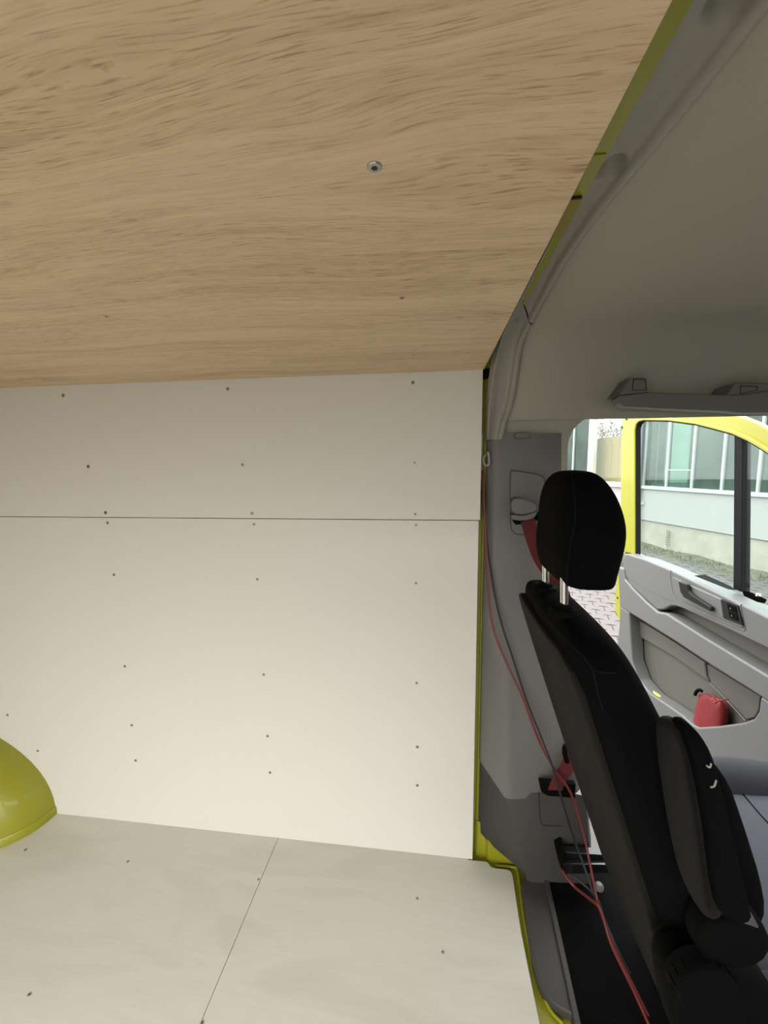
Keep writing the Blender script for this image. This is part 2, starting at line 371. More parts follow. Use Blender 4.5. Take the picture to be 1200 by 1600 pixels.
# closed rear end, right hand side with the wide sliding door opening (beside and behind the camera), outer roof
tag(obj('wall_back', box(B(), REAR-0.03, REAR, RIGHT, D, -0.01, H+0.02), M['wall']), 'white board closing the rear end of the load space', 'wall', kind='structure')
tag(obj('wall_right', box(B(), REAR, -1.42, RIGHT-0.03, RIGHT, -0.01, H+0.02), M['wall']), 'white side wall behind the sliding door opening', 'wall', kind='structure')
tag(obj('wall_right', box(B(), -1.42, 0.36, RIGHT-0.06, RIGHT, 1.31, 1.47), M['wall']), 'white roof rail above the sliding door opening', 'wall', kind='structure')  # unseen rail, added to keep light off the upper wall and lining
rf = tag(obj('roof', box(B(), REAR-0.05, 1.30, RIGHT-0.06, 1.12, 1.475, 1.49), M['yellow']), 'yellow painted steel van roof above the linings', 'roof', kind='structure')
tag(obj('wall_right', box(box(box(B(), 0.36, 1.40, RIGHT-0.06, RIGHT-0.02, -0.4, 0.78), 0.36, 0.55, RIGHT-0.06, RIGHT-0.02, 0.78, 1.47), 0.55, 1.40, RIGHT-0.06, RIGHT-0.02, 1.12, 1.47), M['doorgrey']), 'unseen grey passenger side door, window opening kept small to dim the cab', 'wall', kind='structure')  # out of view; small window opening cuts the light on the headliner

tag(obj('blocking_header', box(B(), 1.27, 1.30, RIGHT-0.02, 1.0, 1.10, 1.46), M['darkgrey'], bevel=0.01), 'unseen dark grey header added above the windscreen to block light', 'header', kind='structure')  # added out of view to keep windscreen light off the side lining
tag(obj('dashboard', box(B(), 1.30, 1.75, RIGHT-0.02, 1.05, -0.3, 0.68), M['darkgrey'], bevel=0.03), 'dark grey dashboard in front of the seats', 'dashboard', kind='structure')
# ------------------------------------------------------------------ yellow body shell seen in the gaps
bs = thing('trim_1', 'yellow painted body pillar and sill showing beside the white wall board', 'body panel', (0.14, 1.08, 0), kind='structure')
obj('pillar_plate', box(B(), 0.04, 0.20, 1.072, 1.078, -0.1, 1.47), M['yellow'], bs)
bm = B()   # pressed ribs on the pillar foot
prism(bm, [Vector((0.118, 1.072, -0.02)), Vector((0.126, 1.062, -0.02)), Vector((0.150, 1.058, -0.02)), Vector((0.156, 1.046, -0.02)), Vector((0.235, 1.046, -0.02)), Vector((0.25, 1.072, -0.02))], (0, 0, 0.115))
obj('pillar_foot', bm, M['yellow'], bs, bevel=0.004)
bm = B()
tube(bm, smooth_path([(0.128, 1.068, 1.33), (0.128, 1.068, 0.6), (0.1265, 1.066, 0.1)]), 0.004, 8)
obj('pillar_bead', bm, M['yellow'], bs, smooth=True)
# sill sheet: slightly lower than the plywood
sx = [(0.10,1.07),(0.30,1.07),(0.33,0.9),(0.36,0.5),(0.36,RIGHT),(0.14,RIGHT)]
obj('sill_sheet', prism(B(), [Vector((x, y, -0.013)) for x, y in sx], (0, 0, -0.004)), M['yellow'], bs)
bm = B(); tube(bm, smooth_path([at(x, y, Z=-0.008) for x, y in [(775,1353),(800,1355),(809,1362),(816,1420),(824,1465),(838,1525),(858,1575),(880,1600)]]), 0.0035, 8)
obj('sill_bead', bm, M['yellow'], bs, smooth=True)
bt = thing('trim_2', 'yellow roof bow showing between the oak ceiling and grey cab trim', 'roof bow', (0.12, 0.3, 1.36), kind='structure')
bm = B(); box(bm, 0.06, 0.168, RIGHT, 0.93, 1.404, 1.41); obj('bow_sheet', bm, M['yellow'], bt)
bm = B(); box(bm, 0.06, 0.10, RIGHT, 0.93, 1.345, 1.404); obj('bow_web', bm, M['yellow'], bt)
y0, y1 = at(885, 311, Z=1.4025).y, at(858, 372, Z=1.4025).y
obj('bow_plate', box(B(), 0.10, 0.166, y0, y1, 1.4015, 1.4042), M['olive'], bt, bevel=0.0006, seg=1)
obj('bow_seam', box(B(), 0.10, 0.164, y0-0.002, y0, 1.4010, 1.4042), M['dark'], bt)
y2 = at(912, 245, Z=1.4025).y
obj('bow_plate', box(B(), 0.10, 0.166, y2, y2+0.03, 1.4025, 1.4042), M['yellow'], bt, bevel=0.0006, seg=1)
bm = B(); box(bm, 0.10, 0.145, 0.93, 1.075, 1.385, 1.395); obj('bow_end', bm, M['yellow'], bt)
obj('bow_clip', prism(B(), [at(x, y, Y=0.965) for x, y in [(779,527),(783,519),(788,523),(784,528)]], (0, 0.015, 0)), M['yellow'], bt)
bm = B(); lathe(bm, [(0.0, 0), (0.016, 0), (0.018, 0.008), (0.014, 0.02), (0, 0.021)], (0.128, 1.05, 1.315), 'Z', 16); obj('foam_plug', bm, M['black'], bt, smooth=True)

# wheel arch
wa = thing('wheel_arch', 'glossy yellow domed wheel arch rising from the plywood floor', 'wheel arch', (-1.6, 0.93, 0), kind='structure')
cx, rx, hz, ry = -1.66, 0.46, 0.31, 0.21
rings = []
for i in range(15):
    t = i/14*math.pi/2; zz = hz*math.sin(t); k = math.cos(t) if i < 14 else 0.0
    ring = []
    for j in range(33):
        a = math.pi*j/32
        cs, sn = math.cos(a), math.sin(a)
        ring.append(Vector((cx + rx*k*math.copysign(abs(cs)**0.8, cs), D - ry*(0.35+0.65*k)*abs(sn)**0.8*(1 if k > 0 else 0.0), 0.020 + zz*(1 - 0.02/hz))))
    rings.append(ring)
bm = B(); loft(bm, rings, False, False); obj('arch_shell', bm, M['yellow'], wa, smooth=True)
fr = []
for r_off, z in ((0.0035, 0.0003), (0.0035, 0.024), (0.0005, 0.028)):
    ring = []
    for j in range(33):
        a = math.pi*j/32; cs, sn = math.cos(a), math.sin(a)
        ring.append(Vector((cx + (rx+r_off)*math.copysign(abs(cs)**0.8, cs), D - (ry+r_off)*abs(sn)**0.8, z)))
    fr.append(ring)
bm = B(); loft(bm, fr, False, False); obj('arch_flange', bm, M['yellow'], wa, smooth=True)

# ------------------------------------------------------------------ cab: roof cross trim, headliner, pillar trims
ARCH = [(-0.66,1.400),(-0.3,1.424),(0.1,1.430),(0.4,1.429),(0.7,1.422),(0.86,1.412),(0.945,1.394),(1.0,1.355),(1.030,1.30),(1.046,1.24),(1.053,1.165)]
ARCH = smooth_path([Vector((0, y, z)) for y, z in ARCH], 5)
_f = []
for _a, _b in zip(ARCH, ARCH[1:]):
    _n = max(1, int((_b-_a).length/0.004)) if _a.y > -0.05 else 1
    _f += [_a.lerp(_b, _k/_n) for _k in range(_n)]
ARCH = _f + [ARCH[-1]]
def px_of(p):
    v = CR.transposed() @ (p - Vector((0, 0, CAMZ))); return (600 + FPX*v.x/v.y, 800 - FPX*v.z/v.y)
def arch_normals():
    ns = []
    for i, p in enumerate(ARCH):
        d = (ARCH[min(i+1, len(ARCH)-1)] - ARCH[max(i-1, 0)]).normalized(); n = Vector((0, d.z, -d.y))
        ns.append(n)
    return ns
ANORM = arch_normals()
def table(pairs, y):
    for (a, b), (c, d) in zip(pairs, pairs[1:]):
        if a <= y <= c: return b + (d-b)*(y-a)/(c-a)
    return pairs[0][1] if y < pairs[0][0] else pairs[-1][1]
NA = len(ARCH) - 1
RIDGE_X = [(0.0,0.235),(0.22,0.233),(0.242,0.231),(0.291,0.226),(0.339,0.221),(0.388,0.215),(0.436,0.208),(0.484,0.200),(0.533,0.195),(0.581,0.192),(0.654,0.193),(0.727,0.194),(0.775,0.191),(0.80,0.188),(0.824,0.186),(0.872,0.186),(0.92,0.183),(0.945,0.177),(0.969,0.166),(1.0,0.158)]
EDGE_X = [(0.0,0.160),(0.3,0.160),(0.4,0.158),(0.5,0.156),(0.6,0.153),(0.7,0.149),(0.775,0.143),(0.824,0.140),(0.872,0.135),(0.92,0.131),(1.0,0.129)]
def frac_x(tab, i): return table(tab, i/NA)
ct = thing('trim_3', 'grey plastic cross trim arching over the cab behind the headliner', 'trim', (0.18, 0.3, 1.43), kind='structure')
# profile: f = 0 at the yellow bow edge, 1 at the ridge crest ; inward offset
PROF = [(-0.08,-0.012),(0.0,0.017),(0.04,0.0215),(0.14,0.018),(0.4,0.008),(0.7,0.004),(0.86,0.0065),(0.93,0.0125),(1.0,0.0155),(1.06,0.014),(1.11,0.007),(1.14,-0.006)]
PROF2 = smooth_path([Vector((a, b, 0)) for a, b in PROF], 6)
def trim_pt(i, f, o):
    e, r = frac_x(EDGE_X, i), frac_x(RIDGE_X, i); w_ = r - e
    x = e + w_*f if f <= 1 else r + (f-1)*0.10
    return Vector((x, 0, 0)) + ARCH[i] + ANORM[i]*o
grid = [[trim_pt(i, q.x, q.y) for q in PROF2] for i in range(len(ARCH))]
DIMPLES = []
for px, py, rad, dep in ((955,262,0.018,0.016),(1145,-6,0.018,0.016),(811,499,0.010,0.010)):
    best = min(((abs(px_of(q)[0]-px) + abs(px_of(q)[1]-py)), i, j) for i, row in enumerate(grid) for j, q in enumerate(row) if q.y > 0.05 and PROF2[j].x < 0.92 and PROF2[j].x > 0.02)
    DIMPLES.append((grid[best[1]][best[2]].copy(), rad, dep))
for i, row in enumerate(grid):
    for j, q in enumerate(row):
        for c0, rad, dep in DIMPLES:
            dd = (q - c0).length/rad
            if dd < 1.25:
                k = 1.0 if dd < 0.4 else max(0.0, min(1.0, (1.05-dd)/0.65)); k = k*k*(3-2*k)
                q += -ANORM[i]*dep*k
bm = B(); loft(bm, grid, False, False); obj('cross_trim', bm, M['grey'], ct, smooth=True, angle=80)
def on_trim(px, py):
    return min(((px_of(q)[0]-px)**2 + (px_of(q)[1]-py)**2, i, j) for i, row in enumerate(grid) for j, q in enumerate(row) if q.y > 0.05)
jp = []
for px, py in [(814,462),(818,474),(823,490),(828,505),(834,506)]:
    _, i, j = on_trim(px, py); jp.append(grid[i][j] + ANORM[i]*0.0004)
bm = B(); tube(bm, smooth_path(jp, 3), 0.0011, 6); obj('trim_joint', bm, M['black'], ct)
# headliner
hl = thing('headliner', 'dark grey fabric headliner curving down to the cab door opening', 'headliner', (0.7, 0.3, 1.43), kind='structure')
rings2 = []
for i in range(0, len(ARCH), 3):
    p = ARCH[i]; t = i/NA; x0 = frac_x(RIDGE_X, i) + 0.0115
    row = []
    for k in range(15):
        x = x0 + (1.32-x0)*(k/14)**1.3; q = min(1, (x-x0)/0.03); q = q*q*(3-2*q)
        yy = p.y + (0.030*t*min(1, (x-x0)/0.25) if p.y > 0.9 else 0)
        drop = 0.10*max(0, (x-0.85)/0.47)**1.6
        n = ANORM[i]
        row.append(Vector((x, yy, p.z - (drop if p.z > 1.3 else drop*(p.z-1.16)/0.14))) + n*0.012*q - n*0.002*(1-q))
    rings2.append(row)
bm = B(); loft(bm, [r for r in rings2 if r[0].z > 1.205], False, False); obj('roof_lining', bm, M['liner'], hl, smooth=True, angle=80)
# rounded lining around the top rear corner of the door opening + lintel strip
XO = 0.331; ZO = 1.222; RR = 0.075; YL = 1.062
cor = [Vector((0.15, YL, 1.165)), Vector((0.15, YL, 1.30)), Vector((1.32, YL, 1.30)), Vector((1.32, YL, ZO-0.03))]
cor += [Vector((1.0, YL, ZO-0.012)), Vector((0.7, YL, ZO-0.004))]
for k in range(9):
    a = math.pi/2*k/8
    cor.append(Vector((XO + RR - RR*math.sin(a), YL, ZO - RR + RR*math.cos(a))))
cor += [Vector((XO+0.004, YL, 0.95)), Vector((0.30, YL, 0.95)), Vector((0.30, YL, 1.15))]
cor = cor[:]
cor[0] = Vector((0.15, YL, 1.15))
obj('door_lintel_lining', prism(B(), cor, (0, 0.06, 0)), M['liner'], hl, bevel=0.006, seg=3)

# grey B pillar trim
pt = thing('trim_4', 'grey plastic pillar trim behind the driver headrest', 'pillar trim', (0.23, 1.06, 0.2), kind='structure')
secs = [ # z, x rear, x ridge, y ridge, x front, y front
 (1.178,0.130,0.150,1.048,0.316,1.054),(1.10,0.130,0.150,1.045,0.318,1.053),(0.95,0.130,0.150,1.042,0.322,1.052),(0.75,0.129,0.148,1.040,0.338,1.055),
 (0.66,0.128,0.150,1.035,0.345,1.052),(0.60,0.128,0.170,1.020,0.35,1.05),(0.55,0.128,0.182,1.010,0.358,1.048),(0.40,0.128,0.188,1.005,0.375,1.046),(0.225,0.128,0.193,1.003,0.395,1.044)]
rings = []
for z, xr, xm, ym, xf, yf in secs:
    zr = z if z > 0.23 else 0.292
    row = [Vector((xr, 1.085, zr)), Vector((xr, ym+0.022 if ym > 1.03 else ym+0.045, zr)), Vector((xr+0.004, (ym+0.015) if ym > 1.03 else ym+0.038, zr))]
    zm = z
    row += [Vector((xm-0.004, ym+0.004, zm)), Vector((xm+0.004, ym, zm)), Vector((xm+0.02, ym, zm)), Vector(((xm+xf)/2, (ym+yf)/2-0.004, zm)), Vector((xf-0.012, yf, zm)), Vector((xf, yf+0.012, zm)), Vector((xf, 1.12, zm))]
    rings.append(row)
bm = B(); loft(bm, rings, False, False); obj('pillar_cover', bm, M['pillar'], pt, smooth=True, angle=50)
def ypoly(px, Y): return [at(x, y, Y=Y) for x, y in px]
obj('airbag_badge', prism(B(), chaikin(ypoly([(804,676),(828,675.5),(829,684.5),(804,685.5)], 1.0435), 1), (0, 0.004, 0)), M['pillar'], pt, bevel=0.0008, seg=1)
bm = B(); tube(bm, [at(x, y, Y=1.0433) for x, y in [(804,676),(828,675.5),(829,684.5),(804,685.5),(804,676)]], 0.0006, 6); obj('badge_outline', bm, M['darkgrey'], pt)
# belt outlet panel
op = [(797,737),(801,735),(840,741),(850,746),(852,756),(850,800),(846,832),(815,836),(802,833),(797.5,822)]
opw = chaikin(ypoly(op, 1.040), 2)
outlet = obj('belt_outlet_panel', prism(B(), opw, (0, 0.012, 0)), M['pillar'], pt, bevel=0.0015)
bm = B(); tube(bm, opw + [opw[0]], 0.0012, 6); obj('outlet_gap', bm, M['darkgrey'], outlet)
obj('belt_slot', prism(B(), ypoly([(800,813),(842,800),(842,812),(826,818),(806,820)], 1.0385), (0, 0.01, 0)), M['black'], outlet)
# hook at the rear edge of the pillar
bm = B(); tube(bm, smooth_path([at(x, y, Y=1.045) for x, y in [(759,711),(755,716),(756,724),(760,728),(763,724)]]), 0.0024, 8); tube(bm, smooth_path([at(x, y, Y=1.047) for x, y in [(762,706),(764,715),(764,728)]]), 0.003, 8)
tag(obj('wire_hook', bm, M['grey'], smooth=True), 'small grey hook clipped to the rear edge of the pillar trim', 'hook')

# dark lower pillar trim and sill covers
lt = thing('trim_5', 'dark grey plastic lower pillar trim above the yellow sill', 'pillar trim', (0.26, 1.02, 0.0), kind='structure')
rings = []
for z, xr, yr, xm, ym, xf, yf in [(0.240,0.128,1.072,0.197,1.010,0.398,1.036),(0.215,0.128,1.070,0.202,1.006,0.398,1.036),(0.18,0.128,1.068,0.210,0.996,0.40,1.03),(0.10,0.130,1.064,0.227,0.987,0.405,1.02),(0.062,0.134,1.062,0.236,0.984,0.41,1.018),(0.036,0.166,1.050,0.245,0.982,0.41,1.015),(0.030,0.205,1.030,0.250,0.981,0.41,1.015),(0.012,0.236,1.012,0.254,0.980,0.412,1.012),(-0.015,0.250,1.0,0.260,0.980,0.413,1.01),(-0.06,0.254,1.0,0.264,0.980,0.414,1.01)]:
    zr = z if z < 0.2 else (0.288 if z > 0.23 else 0.25)
    rings.append([Vector((xr, 1.09, zr)), Vector((xr, yr, zr)), Vector(((xr+xm)/2, (yr+ym)/2-0.002, z+0.3*(zr-z))), Vector((xm-0.006, ym+0.004, z)), Vector((xm+0.004, ym, z)), Vector(((xm+xf)/2, ym+0.004, z)), Vector((xf, ym+0.01, z)), Vector((xf+0.03, yf+0.06, z))])
bm = B(); loft(bm, rings, False, False); lp = obj('lower_cover', bm, M['darkgrey'], lt, smooth=True, angle=30)
obj('buckle_slot', prism(B(), ypoly([(843,1222),(900,1226),(899,1248),(880,1246),(856,1244),(846,1238)], 0.988), (0, 0.016, 0)), M['black'], lt, bevel=0.002)
bm = B(); tube(bm, [at(x, y, Y=0.985) for x, y in [(842,1236),(844,1280),(846,1287),(852,1290),(880,1291)]], 0.0007, 6); obj('service_flap_joint', bm, M['black'], lt)
sl = thing('sill_cover', 'dark grey plastic step cover beside the yellow floor edge', 'sill cover', (0.27, 0.85, -0.013))
scp = [(818,1371),(814.5,1378),(815,1390),(820,1420),(826,1465),(833,1505),(840,1530),(847,1546),(866,1568),(893,1583),(910,1588),(896,1540),(860,1378),(846,1374)]
obj('cover', prism(B(), [at(x, y, Z=0.012) for x, y in scp], (0, 0, -0.025)), M['darkgrey'], sl, bevel=0.006, seg=3)
cf = thing('floor_mat', 'black cab floor mat and step behind the driver seat', 'floor mat', (0.5, 0.7, -0.02))
mpts = [at(848,1346,Z=0.02), at(858,1376,Z=0.02), at(905,1600,Z=0.02)]
lx0 = mpts[0].x; 
obj('mat_sheet', prism(B(), [Vector((mpts[0].x, 1.0, 0.016)), Vector((mpts[1].x, mpts[1].y, 0.016)), Vector((mpts[2].x, mpts[2].y, 0.016)), Vector((0.27, 0.3, 0.016)), Vector((0.27, RIGHT, 0.016)), Vector((1.2, RIGHT, 0.016)), Vector((1.2, 1.09, 0.016)), Vector((0.42, 1.09, 0.016)), Vector((0.41, 1.0, 0.016))], (0, 0, -0.035)), M['black'], cf, bevel=0.003)
obj('mat_edge', prism(B(), [Vector((mpts[0].x-0.008, 1.0, 0.02)), Vector((mpts[2].x-0.008, mpts[2].y, 0.02)), Vector((mpts[2].x+0.004, mpts[2].y, 0.02)), Vector((mpts[0].x+0.004, 1.0, 0.02))], (0, 0, -0.035)), M['darkgrey'], cf, bevel=0.002)

# ------------------------------------------------------------------ grab handle over the door
gh = thing('grab_handle', 'long grey grab handle mounted above the open driver door', 'grab handle', (0.6, 1.0, 1.24))
bar = [(963,623),(966,618),(1014,612.5),(1075,614),(1135,617),(1170,615),(1200,610),(1290,590),(1290,645),(1200,645),(1165,645),(1126,642),(1050,639),(975,635),(967,630)]
obj('bar', prism(B(), ypoly(bar, 0.985), (0, 0.032, 0)), M['handle'], gh, bevel=0.006, seg=3)
for px, cap in (([(967,618),(985,590),(1010,590),(1014,613)], [(990,593),(1008,593),(1010,609),(988,610)]),
           ([(1136,618),(1149,598),(1205,598),(1205,612),(1170,617)], [(1157,603),(1183,604),(1184,609),(1157,615)])):
    br = obj('bracket', prism(B(), ypoly(px, 0.990), (0, 0.075, 0)), M['handle'], gh, bevel=0.003)
    obj('screw_cap', prism(B(), ypoly(cap, 0.9885), (0, 0.01, 0)), M['handle'], br, bevel=0.0012)
    pc = ypoly(cap, 0.9893); bm = B(); tube(bm, pc + [pc[0]], 0.0008, 6); obj('cap_gap', bm, M['black'], br)

# ------------------------------------------------------------------ open driver door
DO = Vector((0.898, 1.949, 0.0)); DU = Vector((0.1119, -0.99372, 0)); DN = Vector((-0.99372, -0.1119, 0))
def dpt(px, py, t=0.0):
    d = ray(px, py); o = DO + DN*t; k = (o.x*DN.x + o.y*DN.y)/(d.x*DN.x + d.y*DN.y)
    return Vector((d.x*k, d.y*k, d.z*k + CAMZ))
def c3(l): return [(940 + x/4.446, 840 + y/4.446) for x, y in l]
def c2(l): return [(870 + x/3.636, 630 + y/3.636) for x, y in l]
def dprism(px, t, back, it=0, bm=None):
    pts = [dpt(x, y, t) for x, y in px]
    if it: pts = chaikin(pts, it)
    return prism(bm or B(), pts, -DN*back)
def dsz(s, z, t=0.0): return DO + DU*s + DN*t + Vector((0, 0, z))
dr = thing('car_door', 'open driver door with yellow frame and pale grey inner panel', 'door', (0.93, 1.6, -0.2))
# yellow frame: built as door shell (lower) and window surround
inner = c2([(455,860),(455,150),(462,122),(478,104),(505,97),(650,100),(800,120),(900,145),(1010,175),(1100,215),(1200,275),(1300,345),(1420,440),(1500,520)])
ip = [dpt(x, y, -0.045) for x, y in inner]
op_ = []
rear = [dpt(x, y, -0.045) for x, y in [(968,862),(969.5,748),(971,660),(972,649)]]
bm = B()
outer = []
for i, p in enumerate(ip):
    if i == 0: outer.append(rear[0])
    elif i == 1: outer.append(rear[1].lerp(rear[2], 0.8))
    elif i == 2: outer.append(rear[2].lerp(rear[3], .6))
    elif i == 3: outer.append(rear[3] + Vector((0,0,0.03)))
    elif i == 4: outer.append(p + Vector((0,0,0.062)) - DU*0.015)
    else: outer.append(p + Vector((0, 0, 0.058)) + DU*0.012)
def strip_solid(bm, a, b, n0, n1):
    """solid strip between polylines a and b, from offset n0 to n1 along DN"""
    rr = [[p + DN*n0, q + DN*n0, q + DN*n1, p + DN*n1] for p, q in zip(a, b)]
    loft(bm, rr, True, True)
strip_solid(bm, ip, outer, 0.0, -0.022)
obj('window_frame', bm, M['yellow'], dr, bevel=0.006, seg=3)
bm = B()   # inner raised lip of the frame
mid = [p.lerp(q, 0.22) for p, q in zip(ip, outer)]
strip_solid(bm, ip, mid, 0.012, -0.01); obj('frame_lip', bm, M['yellow'], dr, bevel=0.004, seg=2)
shell = [dpt(*p, -0.074) for p in [(967,858),(965,890),(960.5,930),(961,955),(966,968),(974,990),(985,1040)]]
zb = 0.02
sh = shell + [dsz(0.12, zb, -0.074), dsz(0.86, zb, -0.074), dsz(0.86, 0.63, -0.074), dsz(0.06, 0.63, -0.074)]
obj('outer_shell', prism(B(), sh, -DN*0.075), M['yellow'], dr, bevel=0.006)
for x, y in [(979,655),(972,668),(965,934)]:   # bolts on the yellow rear frame
    bm = B(); lathe(bm, [(0, 0.0), (0.006, 0.0), (0.006, 0.002), (0, 0.0025)], dpt(x, y, -0.0445 if y < 900 else -0.074), DN, 12); obj('frame_bolt', bm, M['dark'], dr)
# rubber seal, glass, divider
bm = B(); din = [(q - p).normalized() for p, q in zip(ip, outer)]
strip_solid(bm, [p - d*0.005 for p, d in zip(ip, din)], [p + d*0.005 for p, d in zip(ip, din)], 0.006, -0.016); obj('window_seal', bm, M['rubber'], dr, bevel=0.003)
gpts = [p - DN*0.014 for p in ip]
gpts = [gpts[0] - Vector((0,0,0.05))] + gpts[1:] + [gpts[-1] - Vector((0,0,0.25)), dsz(0.9, 0.62, -0.059)]
obj('window_glass', prism(B(), gpts, -DN*0.004), M['glass'], dr)
obj('window_divider', prism(B(), [dpt(x, y, -0.05) for x, y in [(1147,674),(1160,681),(1158,925),(1145.5,920)]], -DN*0.03), M['rubber'], dr, bevel=0.002)
# inner panel
base_px = c3([(140,120),(170,100),(480,215),(980,455),(1156,540),(1400,660),(1400,1900),(350,1900),(105,800),(125,620),(130,480),(115,200)])
pan = obj('inner_panel', dprism(base_px, -0.052, 0.02), M['taupe'], dr)
top = [(165,100),(480,222),(970,452),(1156,545),(1400,665),(1400,560),(1156,425),(910,318),(480,150),(262,86),(180,88)]
# belt ledge: wedge between panel face and glass
bm = B(); pf = [dpt(*q, 0.0) for q in c3([(150,112),(300,150),(480,222),(975,462),(1400,690)])]
pb = [Vector((p.x, p.y, p.z)) - DN*0.066 for p in pf]
low = [p - Vector((0, 0, 0.09)) for p in pf]
rr = [[a, b, b - Vector((0,0,0.05)), a - Vector((0,0,0.03))] for a, b in zip(pf, pb)]
loft(bm, rr, True, True); obj('belt_ledge', bm, M['doorgrey'], dr, bevel=0.004, seg=3)
up = c3([(140,140),(175,112),(300,152),(480,225),(975,465),(1156,555),(1400,675),(1400,905),(1156,775),(900,650),(560,492),(520,478),(480,475),(430,500),(385,503),(300,425),(200,330),(155,250)])
obj('upper_pad', dprism(up, 0.003, 0.055), M['doorgrey'], dr, bevel=0.007, seg=3)
gb = c3([(112,200),(148,215),(160,290),(215,355),(300,440),(385,515),(445,525),(700,685),(1156,962),(1400,1105),(1400,1290),(1156,1142),(1100,1105),(715,860),(500,715),(190,522),(130,485)])
obj('grab_bar', dprism(gb, 0.012, 0.064), M['doorgrey'], dr, bevel=0.008, seg=3)
rim = c3([(128,478),(190,518),(200,700),(208,850),(255,985),(340,1085),(430,1145),(560,1235),(630,1300),(670,1318),(800,1310),(980,1285),(1055,1258),(1088,1205),(1102,1100),(1156,1138),(1400,1285),(1400,1900),(350,1900),(104,800),(124,620)])
obj('pocket_rim', dprism(rim, 0.010, 0.06), M['doorgrey'], dr, bevel=0.007, seg=3)
e1 = c3([(235,560),(500,725),(715,868),(725,960),(745,1005),(690,965),(500,830),(262,690)])
obj('pocket_step', dprism(e1, -0.036, 0.015), M['taupe'], dr, bevel=0.006, seg=2)
e2 = c3([(720,872),(1102,1105),(1090,1200),(1062,1250),(1005,1266),(860,1115),(752,1010),(730,960)])
obj('pocket_divider', dprism(e2, -0.044, 0.01), M['taupe'], dr, bevel=0.004, seg=2)
bm = B(); tube(bm, [dpt(*q, -0.043) for q in c3([(752,1012),(860,1118),(1000,1272)])], 0.0025, 6); obj('divider_lip', bm, M['doorgrey'], dr, smooth=True)
# seams on the upper pad
bm = B()
tube(bm, [dpt(*q, 0.0033) for q in c3([(482,228),(478,270),(495,380),(530,440),(600,490),(990,650),(1000,640),(985,560),(965,470),(975,462)])], 0.0012, 6)
tube(bm, [dpt(*q, 0.0033) for q in c3([(165,265),(300,345),(440,420),(510,440)])], 0.0010, 6)
obj('panel_seam', bm, M['taupe'], dr, smooth=True)
bz = c3([(492,272),(525,288),(830,425),(962,470),(985,625),(960,625),(760,535),(555,440),(520,395)])
obj('handle_bezel', dprism(bz, 0.006, 0.012), M['doorgrey'], dr, bevel=0.003)
hc = obj('handle_cup', dprism(c3([(528,300),(610,332),(826,428),(845,556),(760,512),(560,410),(538,372)]), 0.0075, 0.006), M['doorgrey'], dr, bevel=0.002)
obj('door_lever', dprism(c3([(530,302),(592,325),(602,372),(625,398),(755,482),(760,508),(750,512),(570,415),(545,380)]), 0.024, 0.014), M['switch'], dr, bevel=0.004, seg=3)
sw = obj('lock_switch_panel', dprism(c3([(826,425),(945,470),(978,612),(846,560)]), 0.010, 0.008), M['switch'], dr, bevel=0.002)
obj('lock_button', dprism(c3([(868,455),(928,480),(938,528),(878,505)]), 0.0125, 0.004), M['black'], sw, bevel=0.0012)
obj('lock_button', dprism(c3([(878,510),(938,534),(948,582),(888,556)]), 0.0125, 0.004), M['black'], sw, bevel=0.0012)
bm = B()   # padlock signs
for x, y, sh_ in ((892,490,0),(902,540,1)):
    for q in ([(x-3,y),(x+4,y+3),(x+5,y+9),(x-2,y+6)],): dprism(c3(q), 0.0130, 0.0004, bm=bm)
    tube(bm, [dpt(*q, 0.0130) for q in c3([(x-1,y),(x-1,y-4),(x+2,y-5),(x+3,y-2)] + ([(x+3,y+2)] if sh_ else []))], 0.0004, 5)
obj('lock_symbol', bm, M['icon'], sw)
# window / mirror controls on the ledge
ms = obj('window_control', prism(B(), [dsz(*q) for q in []] or [dpt(*q, -0.005) for q in c3([(975,378),(1025,385),(1150,440),(1135,462),(1080,450),(985,408)])], (0, 0, 0.006)), M['black'], dr, bevel=0.002)
bm = B(); c0 = dpt(*c3([(1088,418)])[0], -0.01) + Vector((0,0,0.006)); lathe(bm, [(0.0, 0), (0.008, 0), (0.007, 0.007), (0, 0.008)], c0, 'Z', 16); obj('mirror_knob', bm, M['chrome'], ms, smooth=True)
# recessed tray on the ledge
obj('ledge_tray', prism(B(), [dpt(*q, -0.02) + Vector((0,0,0.0015)) for q in c3([(640,268),(720,262),(900,345),(935,372),(880,365)])], (0, 0, 0.002)), M['seatgrey'], dr, bevel=0.001, seg=1)

